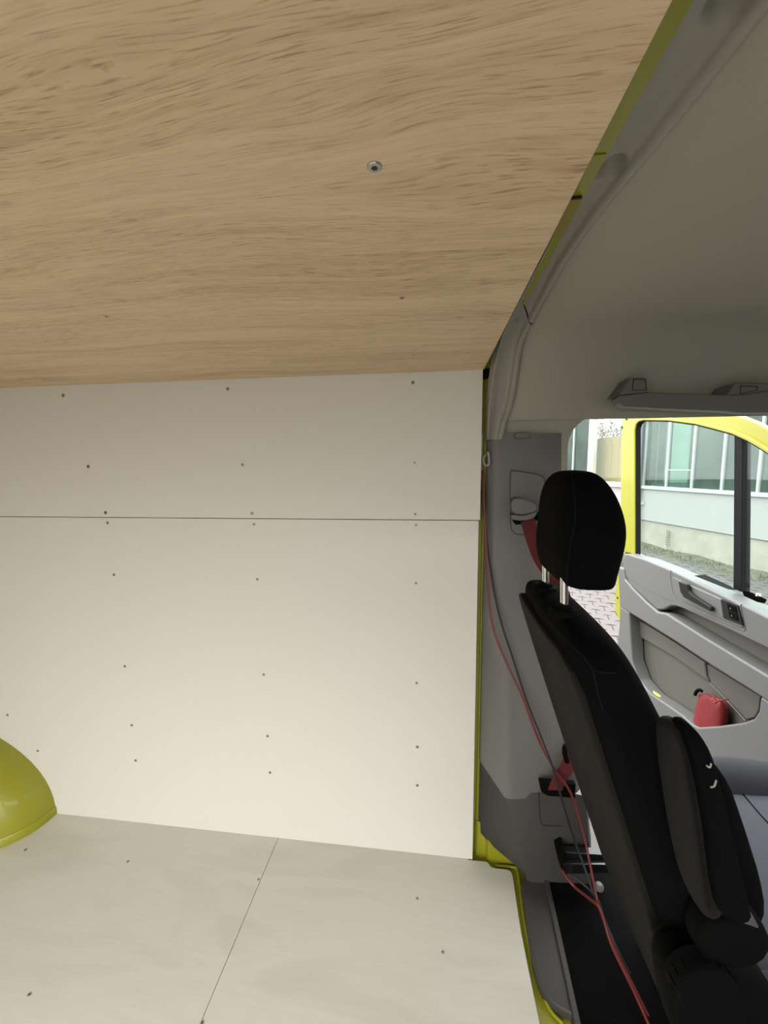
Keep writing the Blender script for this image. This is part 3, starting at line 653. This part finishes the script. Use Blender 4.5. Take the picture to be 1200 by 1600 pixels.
# red pouch in the door pocket
def pouch():
    t0 = dpt(1113, 1130, -0.005)
    t = thing('drawstring_pouch', 'red nylon drawstring pouch standing in the door pocket', 'pouch', t0 - Vector((0, 0, 0.02)))
    lowp = [dpt(1082, 1137, 0.004), dpt(1121, 1134, 0.004), dpt(1141, 1126, -0.018)]
    rings = []
    b = [dpt(1081.5, 1136, -0.002), dpt(1121, 1134, 0.004), dpt(1143, 1124, -0.020)]
    cen = dpt(1112, 1110, -0.022); 
    hgt = dpt(1100, 1080, -0.02).z - b[0].z
    for k, (zf, s) in enumerate([(-0.25,0.93),(0,1.0),(0.2,1.03),(0.45,1.0),(0.7,0.97),(0.88,0.92),(0.97,0.80),(1.02,0.55),(1.0,0.2)]):
        ring = []
        for j, (a, c) in enumerate(srect(0, 0, 0.5, 0.5, 20, 3.4)):
            wid = 0.118*s; dep = 0.046*s
            wob = 1 + 0.05*math.sin(j*2.1 + k*1.7)
            p = Vector((cen.x, cen.y, b[0].z + hgt*zf + 0.014*(a)*(1 if zf > 0.6 else 0) + 0.006*math.sin(j*1.9+k))) + DU*(a*wid*wob - 0.004 + 0.008*zf) + DN*(c*dep*wob)
            ring.append(p)
        rings.append(ring)
    bm = B(); loft(bm, rings); obj('bag', bm, M['pouch'], t, sub=1)
    bm = B(); p0 = dpt(1101, 1079, -0.012)
    tube(bm, smooth_path([dpt(1098,1081,-0.01), dpt(1093,1078,-0.004), dpt(1088,1081,-0.002), dpt(1086,1086,-0.002)]), 0.0055, 8)
    obj('drawstring', bm, M['black'], t, smooth=True)
    bm = B(); tube(bm, smooth_path([dpt(1095,1085,0.004), dpt(1105,1089,0.006), dpt(1117,1099,0.008), dpt(1121,1096,0.006), dpt(1139,1092,-0.012)]), 0.0022, 6); obj('fold', bm, M['pouch'], t, smooth=True)
pouch()
bm = B()
rings = []
for k in range(9):
    q = dpt(1021 + k*4.2, 1082 + k*4.2, -0.012); rr_ = 0.012*math.sin((k+0.6)/9.2*math.pi)**0.5*(1.25 if k < 3 else 0.8)
    rings.append([q + DN*math.cos(a)*rr_*0.8 + Vector((0,0,math.sin(a)*rr_)) for a in [2*math.pi*j/10 for j in range(10)]])
loft(bm, rings); tag(obj('safety_vest', bm, M['vest'], smooth=True, base=dpt(1035,1100,-0.012)), 'fluorescent yellow rolled vest peeking from the door pocket', 'vest')

# ------------------------------------------------------------------ driver seat
st = thing('driver_seat', 'black driver seat with headrest and folded armrest seen from behind', 'seat', (0.5, 0.68, 0.02))
YC = 0.685
def back_x(z): return 0.134 + (0.961 - z)*0.327       # rear plane of the reclined back
def brec(z, hw, x0, x1, e=3.2, n=28, yc=YC, slope=0.327):
    """horizontal-ish ring at height z, rear x0, front x1"""
    ring = []
    for a, c in srect(0, 0, 1, 1, n, e):
        ring.append(Vector(((x0+x1)/2 + a*(x1-x0)/2, yc + c*hw, z + a*0.0)))
    return ring
bm = B(); rings = []
for z, hw, th, dx in [(0.27,0.150,0.10,0.02),(0.30,0.175,0.125,0.006),(0.40,0.190,0.135,0.0),(0.50,0.200,0.135,0.0),(0.62,0.206,0.125,0.0),(0.74,0.205,0.112,0.0),(0.80,0.197,0.10,0.0),(0.843,0.185,0.088,0.004),(0.868,0.160,0.066,0.014),(0.878,0.10,0.035,0.028)]:
    x0 = back_x(z) + dx; rings.append(brec(z, hw, x0, x0+th, 3.4))
loft(bm, rings); backrest = obj('backrest', bm, M['seat'], st, sub=2)
# charcoal rear cover
bm = B(); rings = []
for z, y0, y1 in [(0.262,0.56,0.80),(0.29,0.53,0.845),(0.40,0.525,0.872),(0.52,0.522,0.884),(0.64,0.520,0.890),(0.74,0.52,0.890),(0.80,0.523,0.884),(0.825,0.54,0.868),(0.84,0.58,0.83)]:
    x = back_x(z) ; row = []
    for k in range(9):
        f = k/8; y = y0 + (y1-y0)*f; cv = (abs(f-0.5)*2)**4*0.006
        row.append(Vector((x + cv - 0.004, y, z)))
    rings.append(row)
vr = loft(bm, rings, False, False)
ret = bmesh.ops.extrude_face_region(bm, geom=bm.faces[:]); bmesh.ops.translate(bm, verts=[v for v in ret['geom'] if isinstance(v, bmesh.types.BMVert)], vec=(0.03, 0, 0))
obj('back_cover', bm, M['seatback'], st, bevel=0.004, seg=2)
# seams: along the rear inner edge and across the top
def seam(pts, r=0.0011, par=backrest, m='stitch'):
    # lay the seam onto the finished (subdivided) surface
    bpy.context.view_layer.update(); ev = par.evaluated_get(bpy.context.evaluated_depsgraph_get()); off = ORG[root_of(par).name]; out = []
    for p in smooth_path(pts, 8):
        ok, co, no, _ = ev.closest_point_on_mesh(p - off)
        out.append(co + off + no*0.0004)
    bm = B(); tube(bm, out, r, 6); return obj('seam', bm, M[m], par, smooth=True)
seam([at(x, y, Y=yy) for x, y, yy in [(838,920,0.80),(862,960,0.66),(888,1005,0.55),(902,1048,0.485),(920,1128,0.480)]])
seam([at(902,1048,Y=0.482), at(940,1049,Y=0.477), at(981,1048,Y=0.482)])
# headrest
HY = 0.683
hr = B(); rings = []
for z, hw, th, xc, e in [(0.905,0.088,0.070,0.224,3.4),(0.910,0.104,0.092,0.222,3.6),(0.93,0.112,0.102,0.219,3.2),(0.965,0.120,0.112,0.214,3.2),(1.0,0.120,0.112,0.209,3.2),(1.035,0.113,0.105,0.205,3.0),(1.06,0.100,0.092,0.202,2.8),(1.08,0.080,0.072,0.200,2.6),(1.092,0.048,0.042,0.199,2.3)]:
    xc -= 0.015*max(0, min(1, (1.0-z)/0.06)); z = z + 0.011*(1-(z-0.905)/0.187)
    rings.append([Vector((xc + 0.0225 + a*th*0.88/2, HY + c*hw*0.885, z)) for a, c in srect(0, 0, 1, 1, 28, e)])
loft(hr, rings); head = obj('headrest', hr, M['seat'], st, sub=2)
for a in (1,):
    seam([Vector((x, y, z)) for x, y, z in [(0.192,0.606,0.925),(0.186,0.594,0.95),(0.186,0.588,0.985),(0.190,0.585,1.03),(0.196,0.605,1.065),(0.208,0.64,1.086)]], 0.0008, head)
for y in (0.620, 0.737):
    xb = 0.196 + (y-0.615)*0.03
    bm = B(); tube(bm, [Vector((xb+0.002, y, 0.84)), Vector((xb-0.002, y, 0.95))], 0.0058, 16); obj('headrest_post', bm, M['chrome'], st, smooth=True)
    bm = B(); lathe(bm, [(0.0,-0.012),(0.0205,-0.012),(0.0215,-0.002),(0.019,0.004),(0.012,0.0065),(0.0115,0.0105),(0.0,0.011)], (xb, y, 0.879), Vector((0.12, 0, 1)), 24); obj('post_guide', bm, M['black'], st, smooth=True)
# armrest, folded up along the near side of the back
def slab(ys, prof, name, m, par, sub=1, cres=None):
    """prof: closed outline (x,z); loft through y with inset for rounded edges"""
    bm = B(); cxm = sum(p[0] for p in prof)/len(prof); czm = sum(p[1] for p in prof)/len(prof); rings = []
    for y, s in ys:
        rings.append([Vector((cxm+(x-cxm)*s, y, czm+(z-czm)*s)) for x, z in prof])
    loft(bm, rings); return obj(name, bm, M[m], par, sub=sub)
def ypx(l, Y): return [(at(x, y, Y=Y).x, at(x, y, Y=Y).z) for x, y in l]
a1 = ypx([(1036,1140),(1042,1128),(1056,1126),(1072,1133),(1086,1165),(1102,1260),(1118,1380),(1124,1424),(1108,1428),(1092,1424),(1074,1392),(1056,1300),(1042,1210)], 0.445)
ar = slab([(0.470,0.9),(0.464,0.97),(0.445,1.0),(0.425,1.0)], a1, 'armrest', 'seatback', st)
a2 = ypx([(1062,1136),(1070,1130),(1084,1134),(1100,1160),(1116,1230),(1135,1310),(1152,1380),(1166,1424),(1150,1430),(1120,1428),(1106,1380),(1092,1260),(1078,1180)], 0.428)
slab([(0.458,0.92),(0.446,1.0),(0.418,1.0),(0.410,0.96)], a2, 'armrest_pad', 'seat', ar)
bm = B(); tube(bm, smooth_path([Vector((x, 0.4245, z)) for x, z in ypx([(1056,1140),(1070,1170),(1080,1230),(1095,1330),(1108,1424)], 0.4245)]), 0.0009, 6); obj('armrest_seam', bm, M['stitch'], ar, smooth=True)
for a, b, c in (((1104,1196),(1109,1199),(1111,1193)), ((1110,1230),(1116,1228),(1119,1219))):
    bm = B(); tube(bm, smooth_path([at(*a, Y=0.409), at(*b, Y=0.409), at(*c, Y=0.409)]), 0.0009, 6); obj('pull_tab', bm, M['grey'], ar, smooth=True)
# inner bolster on the seat back front side
bo = ypx([(1095,1185),(1118,1188),(1136,1215),(1160,1290),(1180,1350),(1194,1410),(1190,1450),(1150,1455),(1118,1400),(1095,1300),(1085,1220)], 0.50)
slab([(0.585,0.72),(0.56,0.94),(0.50,1.0),(0.485,0.93)], bo, 'side_bolster', 'seat', st)
# side shield with recliner knob
sh1 = ypx([(1092,1428),(1120,1430),(1150,1424),(1185,1430),(1197,1450),(1196,1475),(1180,1500),(1120,1505),(1080,1490)], 0.455)
slab([(0.485,0.95),(0.475,1.0),(0.45,1.0),(0.443,0.94)], sh1, 'hinge_cover', 'black', st)
obj('cover_wing', prism(B(), [at(x, y, Y=0.440) for x, y in [(1125,1428),(1150,1424),(1172,1422),(1182,1440),(1190,1455),(1172,1448),(1145,1440)]], (0, 0.008, 0)), M['seatgrey'], st, bevel=0.003)
sh2 = ypx([(1030,1512),(1040,1495),(1055,1485),(1100,1490),(1150,1500),(1180,1512),(1215,1540),(1230,1640),(1120,1680),(1060,1640),(1040,1580)], 0.465)
slab([(0.50,0.95),(0.49,1.0),(0.462,1.0),(0.455,0.95)], sh2, 'recliner_housing', 'black', st)
kc = at(1104, 1548, Y=0.44)
bm = B(); lathe(bm, [(0,0.0),(0.031,0.0),(0.033,0.004),(0.033,0.014),(0.036,0.022),(0,0.022)], Vector((kc.x, 0.436, kc.z)), 'Y', 32); kn = obj('recliner_knob', bm, M['black'], st, smooth=True)
for k in range(16):
    a = 2*math.pi*k/16; bm = B()
    c0 = Vector((kc.x + math.cos(a)*0.033, 0, kc.z + math.sin(a)*0.033))
    tube(bm, [Vector((c0.x, 0.440, c0.z)), Vector((c0.x, 0.453, c0.z))], 0.0016, 5); obj('knob_rib', bm, M['black'], kn)
# cushion
bm = B(); rings = []
for x, hw, z0, z1 in [(0.37,0.15,0.29,0.40),(0.40,0.19,0.27,0.425),(0.50,0.205,0.26,0.432),(0.65,0.208,0.26,0.436),(0.78,0.205,0.27,0.44),(0.86,0.195,0.29,0.425),(0.89,0.16,0.32,0.40)]:
    rings.append([Vector((x, YC + c*hw, (z0+z1)/2 + a*(z1-z0)/2)) for a, c in srect(0, 0, 1, 1, 24, 4)])
loft(bm, rings); cu = obj('cushion', bm, M['seatgrey'], st, sub=2)
for sgn in (-1, 1):
    bm = B(); pts = smooth_path([Vector((0.42, YC+sgn*0.185, 0.405)), Vector((0.55, YC+sgn*0.195, 0.415)), Vector((0.72, YC+sgn*0.197, 0.42)), Vector((0.86, YC+sgn*0.185, 0.405))], 5)
    tube(bm, pts, [0.02+0.026*math.sin(math.pi*(i+2)/(len(pts)+3)) for i in range(len(pts))], 14); obj('cushion_bolster', bm, M['seatnavy'], st, smooth=True)
seam([at(1155,1225,Z=0.4375), at(1180,1260,Z=0.4375), at(1215,1300,Z=0.4375)], 0.0012, cu, 'seat')
# seat base box and rails
obj('seat_box', box(B(), 0.47, 0.86, 0.50, 0.88, 0.016, 0.27), M['black'], st, bevel=0.006)
for y in (0.56, 0.82):
    obj('seat_rail', box(B(), 0.40, 0.92, y-0.02, y+0.02, 0.225, 0.262), M['gloss'], st, bevel=0.003)
ol = thing('outer_rail', 'glossy black metal rail on the cab floor by the door sill', 'rail', (0.39, 0.97, 0.02))
ra = obj('rail_bar', prism(B(), ypoly([(880,1332),(955,1337),(956,1347),(882,1343)], 0.965), (0, 0.02, 0)), M['gloss'], ol, bevel=0.0015)
obj('rail_bar', prism(B(), ypoly([(880,1350),(960,1352),(961,1364),(884,1366)], 0.95), (0, 0.03, 0)), M['gloss'], ol, bevel=0.0015)
obj('rail_end', prism(B(), ypoly([(872,1335),(884,1330),(889,1364),(878,1362)], 0.955), (0, 0.05, 0)), M['black'], ol, bevel=0.003)
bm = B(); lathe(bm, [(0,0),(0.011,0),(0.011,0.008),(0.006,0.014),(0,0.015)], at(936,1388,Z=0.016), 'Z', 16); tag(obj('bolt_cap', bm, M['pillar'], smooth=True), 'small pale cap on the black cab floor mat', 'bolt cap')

# ------------------------------------------------------------------ seat belt
sb = thing('seat_belt', 'dark red seat belt running from the pillar outlet behind the headrest', 'seat belt', (0.25, 1.0, 0.2))
gcap = chaikin(ypoly([(799,790),(800,780),(812,777),(836,785),(839,793),(836,801),(818,806),(801,803)], 1.015), 1)
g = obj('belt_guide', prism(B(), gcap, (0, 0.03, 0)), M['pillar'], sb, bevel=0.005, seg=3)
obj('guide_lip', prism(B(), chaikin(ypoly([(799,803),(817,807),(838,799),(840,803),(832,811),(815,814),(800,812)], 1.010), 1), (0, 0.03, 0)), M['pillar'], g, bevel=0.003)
p = [at(824,812,Y=1.03), at(833,842,Y=1.0), at(845,872,Y=0.965), at(862,898,Y=0.935), at(878,930,Y=0.92), Vector((0.30,0.90,0.74)), Vector((0.36,0.95,0.5)), at(893,1185,Y=0.965), at(872,1222,Y=0.982), at(866,1240,Y=0.992)]
pp = smooth_path(p, 6)
wd = []
for i in range(len(pp)):
    f = i/(len(pp)-1)
    wd.append(Vector((0.85, -0.5*(1-f)*1.0, 0.15)))
bm = B(); ribbon(bm, pp, wd, 0.034, 0.0014); obj('webbing', bm, M['belt'], sb)
bm = B(); tube(bm, smooth_path([at(884,1165,Y=0.93), at(882,1175,Y=0.93), at(886,1190,Y=0.935)]), 0.006, 8); obj('belt_stop', bm, M['black'], sb, smooth=True)

# ------------------------------------------------------------------ loose cables
def cable(name, label, px, y0, y1, m, r=0.0030, ys=None):
    n = len(px); pts = []
    for i, (x, y) in enumerate(px):
        f = i/(n-1); Y = ys[i] if ys else y0 + (y1-y0)*f
        pts.append(at(x, y, Y=Y))
    bm = B(); sp_ = smooth_path(pts, 5); tube(bm, sp_, r, 8)
    return tag(obj(name, bm, M[m], smooth=True, base=pts[-1]), label, 'cable')
YS = lambda n: [1.036 - 0.30*(i/(n-1))**1.5 for i in range(n)]
redp = [(754,735),(757,800),(761,880),(767,960),(780,1008),(816,1088),(840,1152),(862,1195),(892,1240),(912,1304),(924,1360),(937,1420),(960,1480),(992,1544),(1022,1606)]
redy = [1.050,1.030,1.022,1.010,1.000,0.985,0.975,0.965,0.955,0.935,0.905,0.87,0.82,0.77,0.725]
cable('power_cable', 'red cable hanging from the white wall down past the driver seat', redp, 0, 0, 'red', 0.0028, redy)
blp = [(750,745),(756,800),(768,900),(782,968),(800,1024),(822,1092),(845,1150),(864,1200),(880,1256),(896,1308),(912,1352),(930,1404),(938,1424),(962,1484),(993,1545),(1024,1606)]
bly = [1.050,1.036,1.031,1.020,1.010,0.990,0.972,0.957,0.956,0.956,0.934,0.894,0.880,0.832,0.782,0.736]
cable('power_cable', 'black cable hanging beside the red one from the white wall', blp, 0, 0, 'cableblack', 0.0026, bly)
r2 = [(878,1358),(886,1372),(900,1388),(920,1404),(938,1422),(956,1478),(988,1544),(1016,1606)]
cable('power_cable', 'short red cable branching from the black rail end to the floor', r2, 0, 0, 'red', 0.0032, [0.952,0.945,0.93,0.893,0.855,0.812,0.760,0.716])
b2 = [(884,1360),(900,1372),(920,1390),(936,1410),(946,1440),(968,1490),(998,1546),(1030,1608)]
cable('power_cable', 'short black cable leaving the rail end beside a red branch', b2, 0, 0, 'cableblack', 0.0026, [0.957,0.950,0.93,0.90,0.88,0.832,0.785,0.738])

# ------------------------------------------------------------------ outside: yard paving, building
GZ = -0.57
gr = thing('ground', 'yard paved with zigzag concrete pavers beside the van', 'paving', (2.0, 4.5, GZ), kind='structure')
obj('sand_bed', box(B(), -40, 40, -40, 40, GZ-0.05, GZ-0.012), M['joint'], gr)
PL, PW, AM = 0.205, 0.150, 0.022
def paver_poly():
    top = []; n = 4
    xs = [(-0.5,0),( -0.30,0),(-0.10,1),(0.10,1),(0.30,0),(0.5,0)]
    g = 0.0045
    a = [Vector((x*(PL-2*g), PW/2-g + k*AM, 0)) for x, k in xs]; b = [Vector((x*(PL-2*g), -PW/2+g + k*AM, 0)) for x, k in xs]
    return a + b[::-1]
bm = B(); prism(bm, paver_poly(), (0, 0, -0.05)); bmesh.ops.recalc_face_normals(bm, faces=bm.faces)
PME = bpy.data.meshes.new('paver'); bm.to_mesh(PME); bm.free(); PME.materials.append(M['paver'])
cells = []
CA, SA = math.cos(math.radians(-14)), math.sin(math.radians(-14))
for i in range(-60, 80):
    for j in range(-60, 90):
        lx = (i + (0.5 if j % 2 else 0))*PL; ly = j*PW
        x = 2.0 + lx*CA - ly*SA; y = 4.5 + lx*SA + ly*CA
        cells.append((x, y))
def view_px(x, y, z):
    v = CR.transposed() @ Vector((x, y, z - CAMZ)); 
    return (600 + FPX*v.x/v.y, 800 - FPX*v.z/v.y) if v.y > 0.1 else (-1, -1)
near = []; rest = []
for x, y in cells:
    if not (y > 1.35 and x > -2 and x < 5.5 and y < 9.5): continue
    u, v = view_px(x, y, GZ)
    if (905 < u < 975 and 905 < v < 1075) or (915 < u < 955 and 1290 < v < 1380): near.append((v, x, y))
    else: rest.append((x, y))
near.sort(reverse=True)
for v, x, y in near[300:]: rest.append((x, y))
for v, x, y in near[:300]:
    o = bpy.data.objects.new('paver', PME); C.objects.link(o); o.parent = gr
    o.location = Vector((x, y, GZ + random.uniform(-0.002, 0.002))) - ORG[gr.name]; o.rotation_euler = (random.uniform(-.006,.006), random.uniform(-.006,.006), math.radians(-14))
bm = B(); pp_ = paver_poly()
for x, y in rest:
    z = GZ + random.uniform(-0.002, 0.002)
    vs = [Vector((x + p.x*CA - p.y*SA, y + p.x*SA + p.y*CA, z)) for p in pp_]
    t = [bm.verts.new(p) for p in vs]; b = [bm.verts.new(p - Vector((0,0,0.015))) for p in vs]
    bm.faces.new(t)
    for k in range(len(t)): bm.faces.new((t[k], b[k], b[(k+1) % len(t)], t[(k+1) % len(t)]))
ps = obj('paver_field', bm, M['paver'], gr); ps['kind'] = 'stuff'
# paving past the pieces
obj('far_paving', box(B(), -40, 40, -40, 1.2, GZ-0.02, GZ-0.004), M['paver'], gr)

FB = Vector((4.902, 6.472, 0)); FD = Vector((-0.25263, 0.96756, 0)); FN = Vector((-0.96756, -0.25263, 0))   # facade line, direction, outward normal
def fpt(s, z, o=0.0): return FB + FD*s + FN*o + Vector((0, 0, z))
def fbox(bm, s0, s1, z0, z1, o0, o1):
    vs = [bm.verts.new(fpt(s, z, o)) for s, z, o in ((s0,z0,o0),(s1,z0,o0),(s1,z0,o1),(s0,z0,o1),(s0,z1,o0),(s1,z1,o0),(s1,z1,o1),(s0,z1,o1))]
    for f in ((0,3,2,1),(4,5,6,7),(0,1,5,4),(1,2,6,5),(2,3,7,6),(3,0,4,7)): bm.faces.new([vs[i] for i in f])
    return bm
bd = thing('building', 'white low building with green glazed window band beyond the yard', 'building', fpt(2.0, GZ), kind='structure')
S0, S1 = -6.0, 8.0
obj('plinth', fbox(B(), S0, S1, GZ, -0.05, -0.25, -0.01), M['plinth'], bd)
obj('facade_panel', fbox(B(), S0, 2.62, -0.04, 0.60, -0.25, 0.015), M['render'], bd, bevel=0.004)
obj('facade_panel', fbox(B(), 2.63, S1, -0.04, 0.60, -0.25, 0.015), M['render'], bd, bevel=0.004)
obj('window_sill', fbox(B(), S0, 2.55, 0.60, 0.665, -0.2, 0.05), M['frame'], bd, bevel=0.004)
obj('window_sill', fbox(B(), 2.66, S1, 0.60, 0.70, -0.2, 0.06), M['white'], bd, bevel=0.004)
obj('lintel', fbox(B(), S0, S1, 2.75, 3.0, -0.25, 0.02), M['render'], bd)
obj('inner_wall', fbox(B(), S0, 2.7, GZ, 2.7, -1.3, -1.2), M['pale'], bd)
obj('inner_wall', fbox(B(), 5.02, S1, GZ, 2.7, -0.70, -0.62), M['pale'], bd)
divs = [-3.1,-2.54,-1.98,-1.42,-0.86,-0.30,0.25,0.82,1.38,1.93,2.50]
for k, s in enumerate(divs):
    obj('glazing_bar', fbox(B(), s-0.018, s+0.018, 0.665, 2.75, -0.05, 0.02), M['frame'], bd, bevel=0.003)
    if k: obj('pane', fbox(B(), divs[k-1]+0.018, s-0.018, 0.665, 2.75, -0.022, -0.014), M['pane'], bd)
obj('transom_bar', fbox(B(), 1.40, 1.92, 0.98, 0.995, -0.012, 0.004), M['frame'], bd)
obj('window_post', fbox(B(), 4.17, 4.30, 0.70, 2.75, -0.1, 0.05), M['white'], bd, bevel=0.004)
obj('window_post', fbox(B(), 2.74, 2.92, 0.70, 2.75, -0.1, 0.05), M['white'], bd, bevel=0.004)
obj('pane', fbox(B(), 2.92, 4.17, 0.70, 2.75, -0.022, -0.014), M['clear'], bd)
for s0, s1 in ((4.30,4.95),(4.99,5.6),(5.64,6.3),(6.34,7.0)):
    obj('pane', fbox(B(), s0, s1, 0.70, 2.75, -0.022, -0.014), M['pane'], bd); obj('glazing_bar', fbox(B(), s1, s1+0.04, 0.70, 2.75, -0.05, 0.02), M['frame'], bd)
obj('facade_pier', fbox(B(), 2.518, 2.74, 0.66, 2.75, -0.2, 0.012), M['render'], bd, bevel=0.003)
bm = B(); tube(bm, [fpt(2.545, GZ, 0.07), fpt(2.545, 3.0, 0.07)], 0.042, 16)
dp = obj('downpipe', bm, M['pipe'], bd, smooth=True)
obj('pipe_bracket', fbox(B(), 2.42, 2.66, 0.27, 0.33, 0.0, 0.035), M['frame'], dp)
tag(obj('reflection', fbox(B(), 2.27, 2.47, 0.72, 2.6, -0.07, -0.055), M['yreflection'], base=fpt(2.3, 0.7)), 'yellow upright strip standing in for a reflection in the green glass', 'reflection')  # glass reflection built as a solid yellow strip behind the pane
tag(obj('reflection', fbox(B(), 2.08, 2.25, 0.72, 2.6, -0.075, -0.06), M['blue'], base=fpt(2.1, 0.7)), 'blue upright strip standing in for a reflection in the green glass', 'reflection')  # blue part of the same reflection, also a solid strip
# board fence and shrub seen through the clear bay
fn = thing('board_fence', 'tan upright board fence seen through the clear window bay', 'fence', fpt(3.7, GZ, -0.35))
s = 3.0
while s < 4.7:
    obj('board', fbox(B(), s, s+0.235, GZ, 1.76 + random.uniform(-0.01, 0.01), -0.38, -0.355), M['tan'], fn); s += 0.245
obj('fence_rail', fbox(B(), 3.0, 4.7, 0.2, 0.28, -0.42, -0.38), M['tan'], fn)
sbh = thing('shrub', 'sparse dark leafed shrub rising above the tan board fence', 'shrub', fpt(4.2, GZ, -0.7))
bmL, bmS = B(), B()
for k in range(26):
    s = random.uniform(3.9, 5.2); o = random.uniform(-0.9, -0.55); zt = 1.84 + random.uniform(0.05, 0.45)
    a = fpt(s, GZ, o); b = fpt(s + random.uniform(-.15, .15), zt, o)
    pts = smooth_path([a, a.lerp(b, 0.6) + Vector((random.uniform(-.03,.03), random.uniform(-.03,.03), 0)), b], 3)
    tube(bmS, pts, [0.012 - 0.009*i/(len(pts)-1) for i in range(len(pts))], 5)
    for q in range(60):
        f = random.uniform(0.86, 1.0); c0 = a.lerp(b, f) + Vector((random.uniform(-.06,.06), random.uniform(-.06,.06), random.uniform(-.03,.03)))
        d1 = Vector((random.uniform(-1,1), random.uniform(-1,1), random.uniform(-.6,1))).normalized(); d2 = d1.orthogonal().normalized()
        l = random.uniform(0.03, 0.07)
        vs = [bmL.verts.new(c0), bmL.verts.new(c0 + d1*l*0.5 + d2*l*0.3), bmL.verts.new(c0 + d1*l), bmL.verts.new(c0 + d1*l*0.5 - d2*l*0.3)]
        bmL.faces.new(vs)
obj('stems', bmS, M['bark'], sbh); lf = obj('foliage', bmL, M['leaf'], sbh); lf['kind'] = 'stuff'
# mossy strip and weeds along the foot of the building
bm = B(); rows = []
for i in range(60):
    s = S0 + (S1-S0)*i/59; wdt = 0.42 + 0.14*math.sin(i*1.7) + 0.08*math.sin(i*4.1)
    rows.append([fpt(s, GZ-0.004, wdt), fpt(s, GZ+0.012+0.008*math.sin(i*2.3), wdt-0.06), fpt(s, GZ+0.03+0.015*math.sin(i*3.1), wdt*0.5), fpt(s, GZ+0.05+0.02*math.sin(i*1.3), 0.0)])
loft(bm, rows, False, False); tag(obj('moss', bm, M['moss'], smooth=True), 'mossy gravel strip along the foot of the white building', 'moss', kind='stuff')
bm = B()
for k in range(900):
    s = random.uniform(-1.5, 4.5); o = random.uniform(0.02, 0.5); h = random.uniform(0.02, 0.07)
    a = fpt(s, GZ+0.03, o); t = Vector((random.uniform(-.03,.03), random.uniform(-.03,.03), h)); e = Vector((random.uniform(-1,1), random.uniform(-1,1), 0)).normalized()*0.006
    bm.faces.new([bm.verts.new(a-e), bm.verts.new(a+e), bm.verts.new(a+t)])
tag(obj('grass', bm, M['leaf']), 'thin grass tufts growing in the moss by the building', 'grass', kind='stuff')
wdp = thing('weed', 'thin weed growing against the concrete plinth of the building', 'plant', fpt(1.75, GZ+0.03, 0.05))
bm = B(); bl = B()
tube(bm, smooth_path([fpt(1.75, GZ+0.03, 0.05), fpt(1.74, GZ+0.22, 0.06), fpt(1.73, GZ+0.42, 0.05)]), 0.004, 5)
for k in range(18):
    z = GZ + 0.12 + 0.3*k/18; c0 = fpt(1.74, z, 0.055); sd = 1 if k % 2 else -1
    vs = [c0, c0 + FD*sd*0.03 + Vector((0,0,0.015)), c0 + FD*sd*0.06 + Vector((0,0,0.01)), c0 + FD*sd*0.03 - Vector((0,0,0.004))]
    bl.faces.new([bl.verts.new(v) for v in vs])
obj('stem', bm, M['leaf'], wdp); obj('leaves', bl, M['leaf'], wdp)
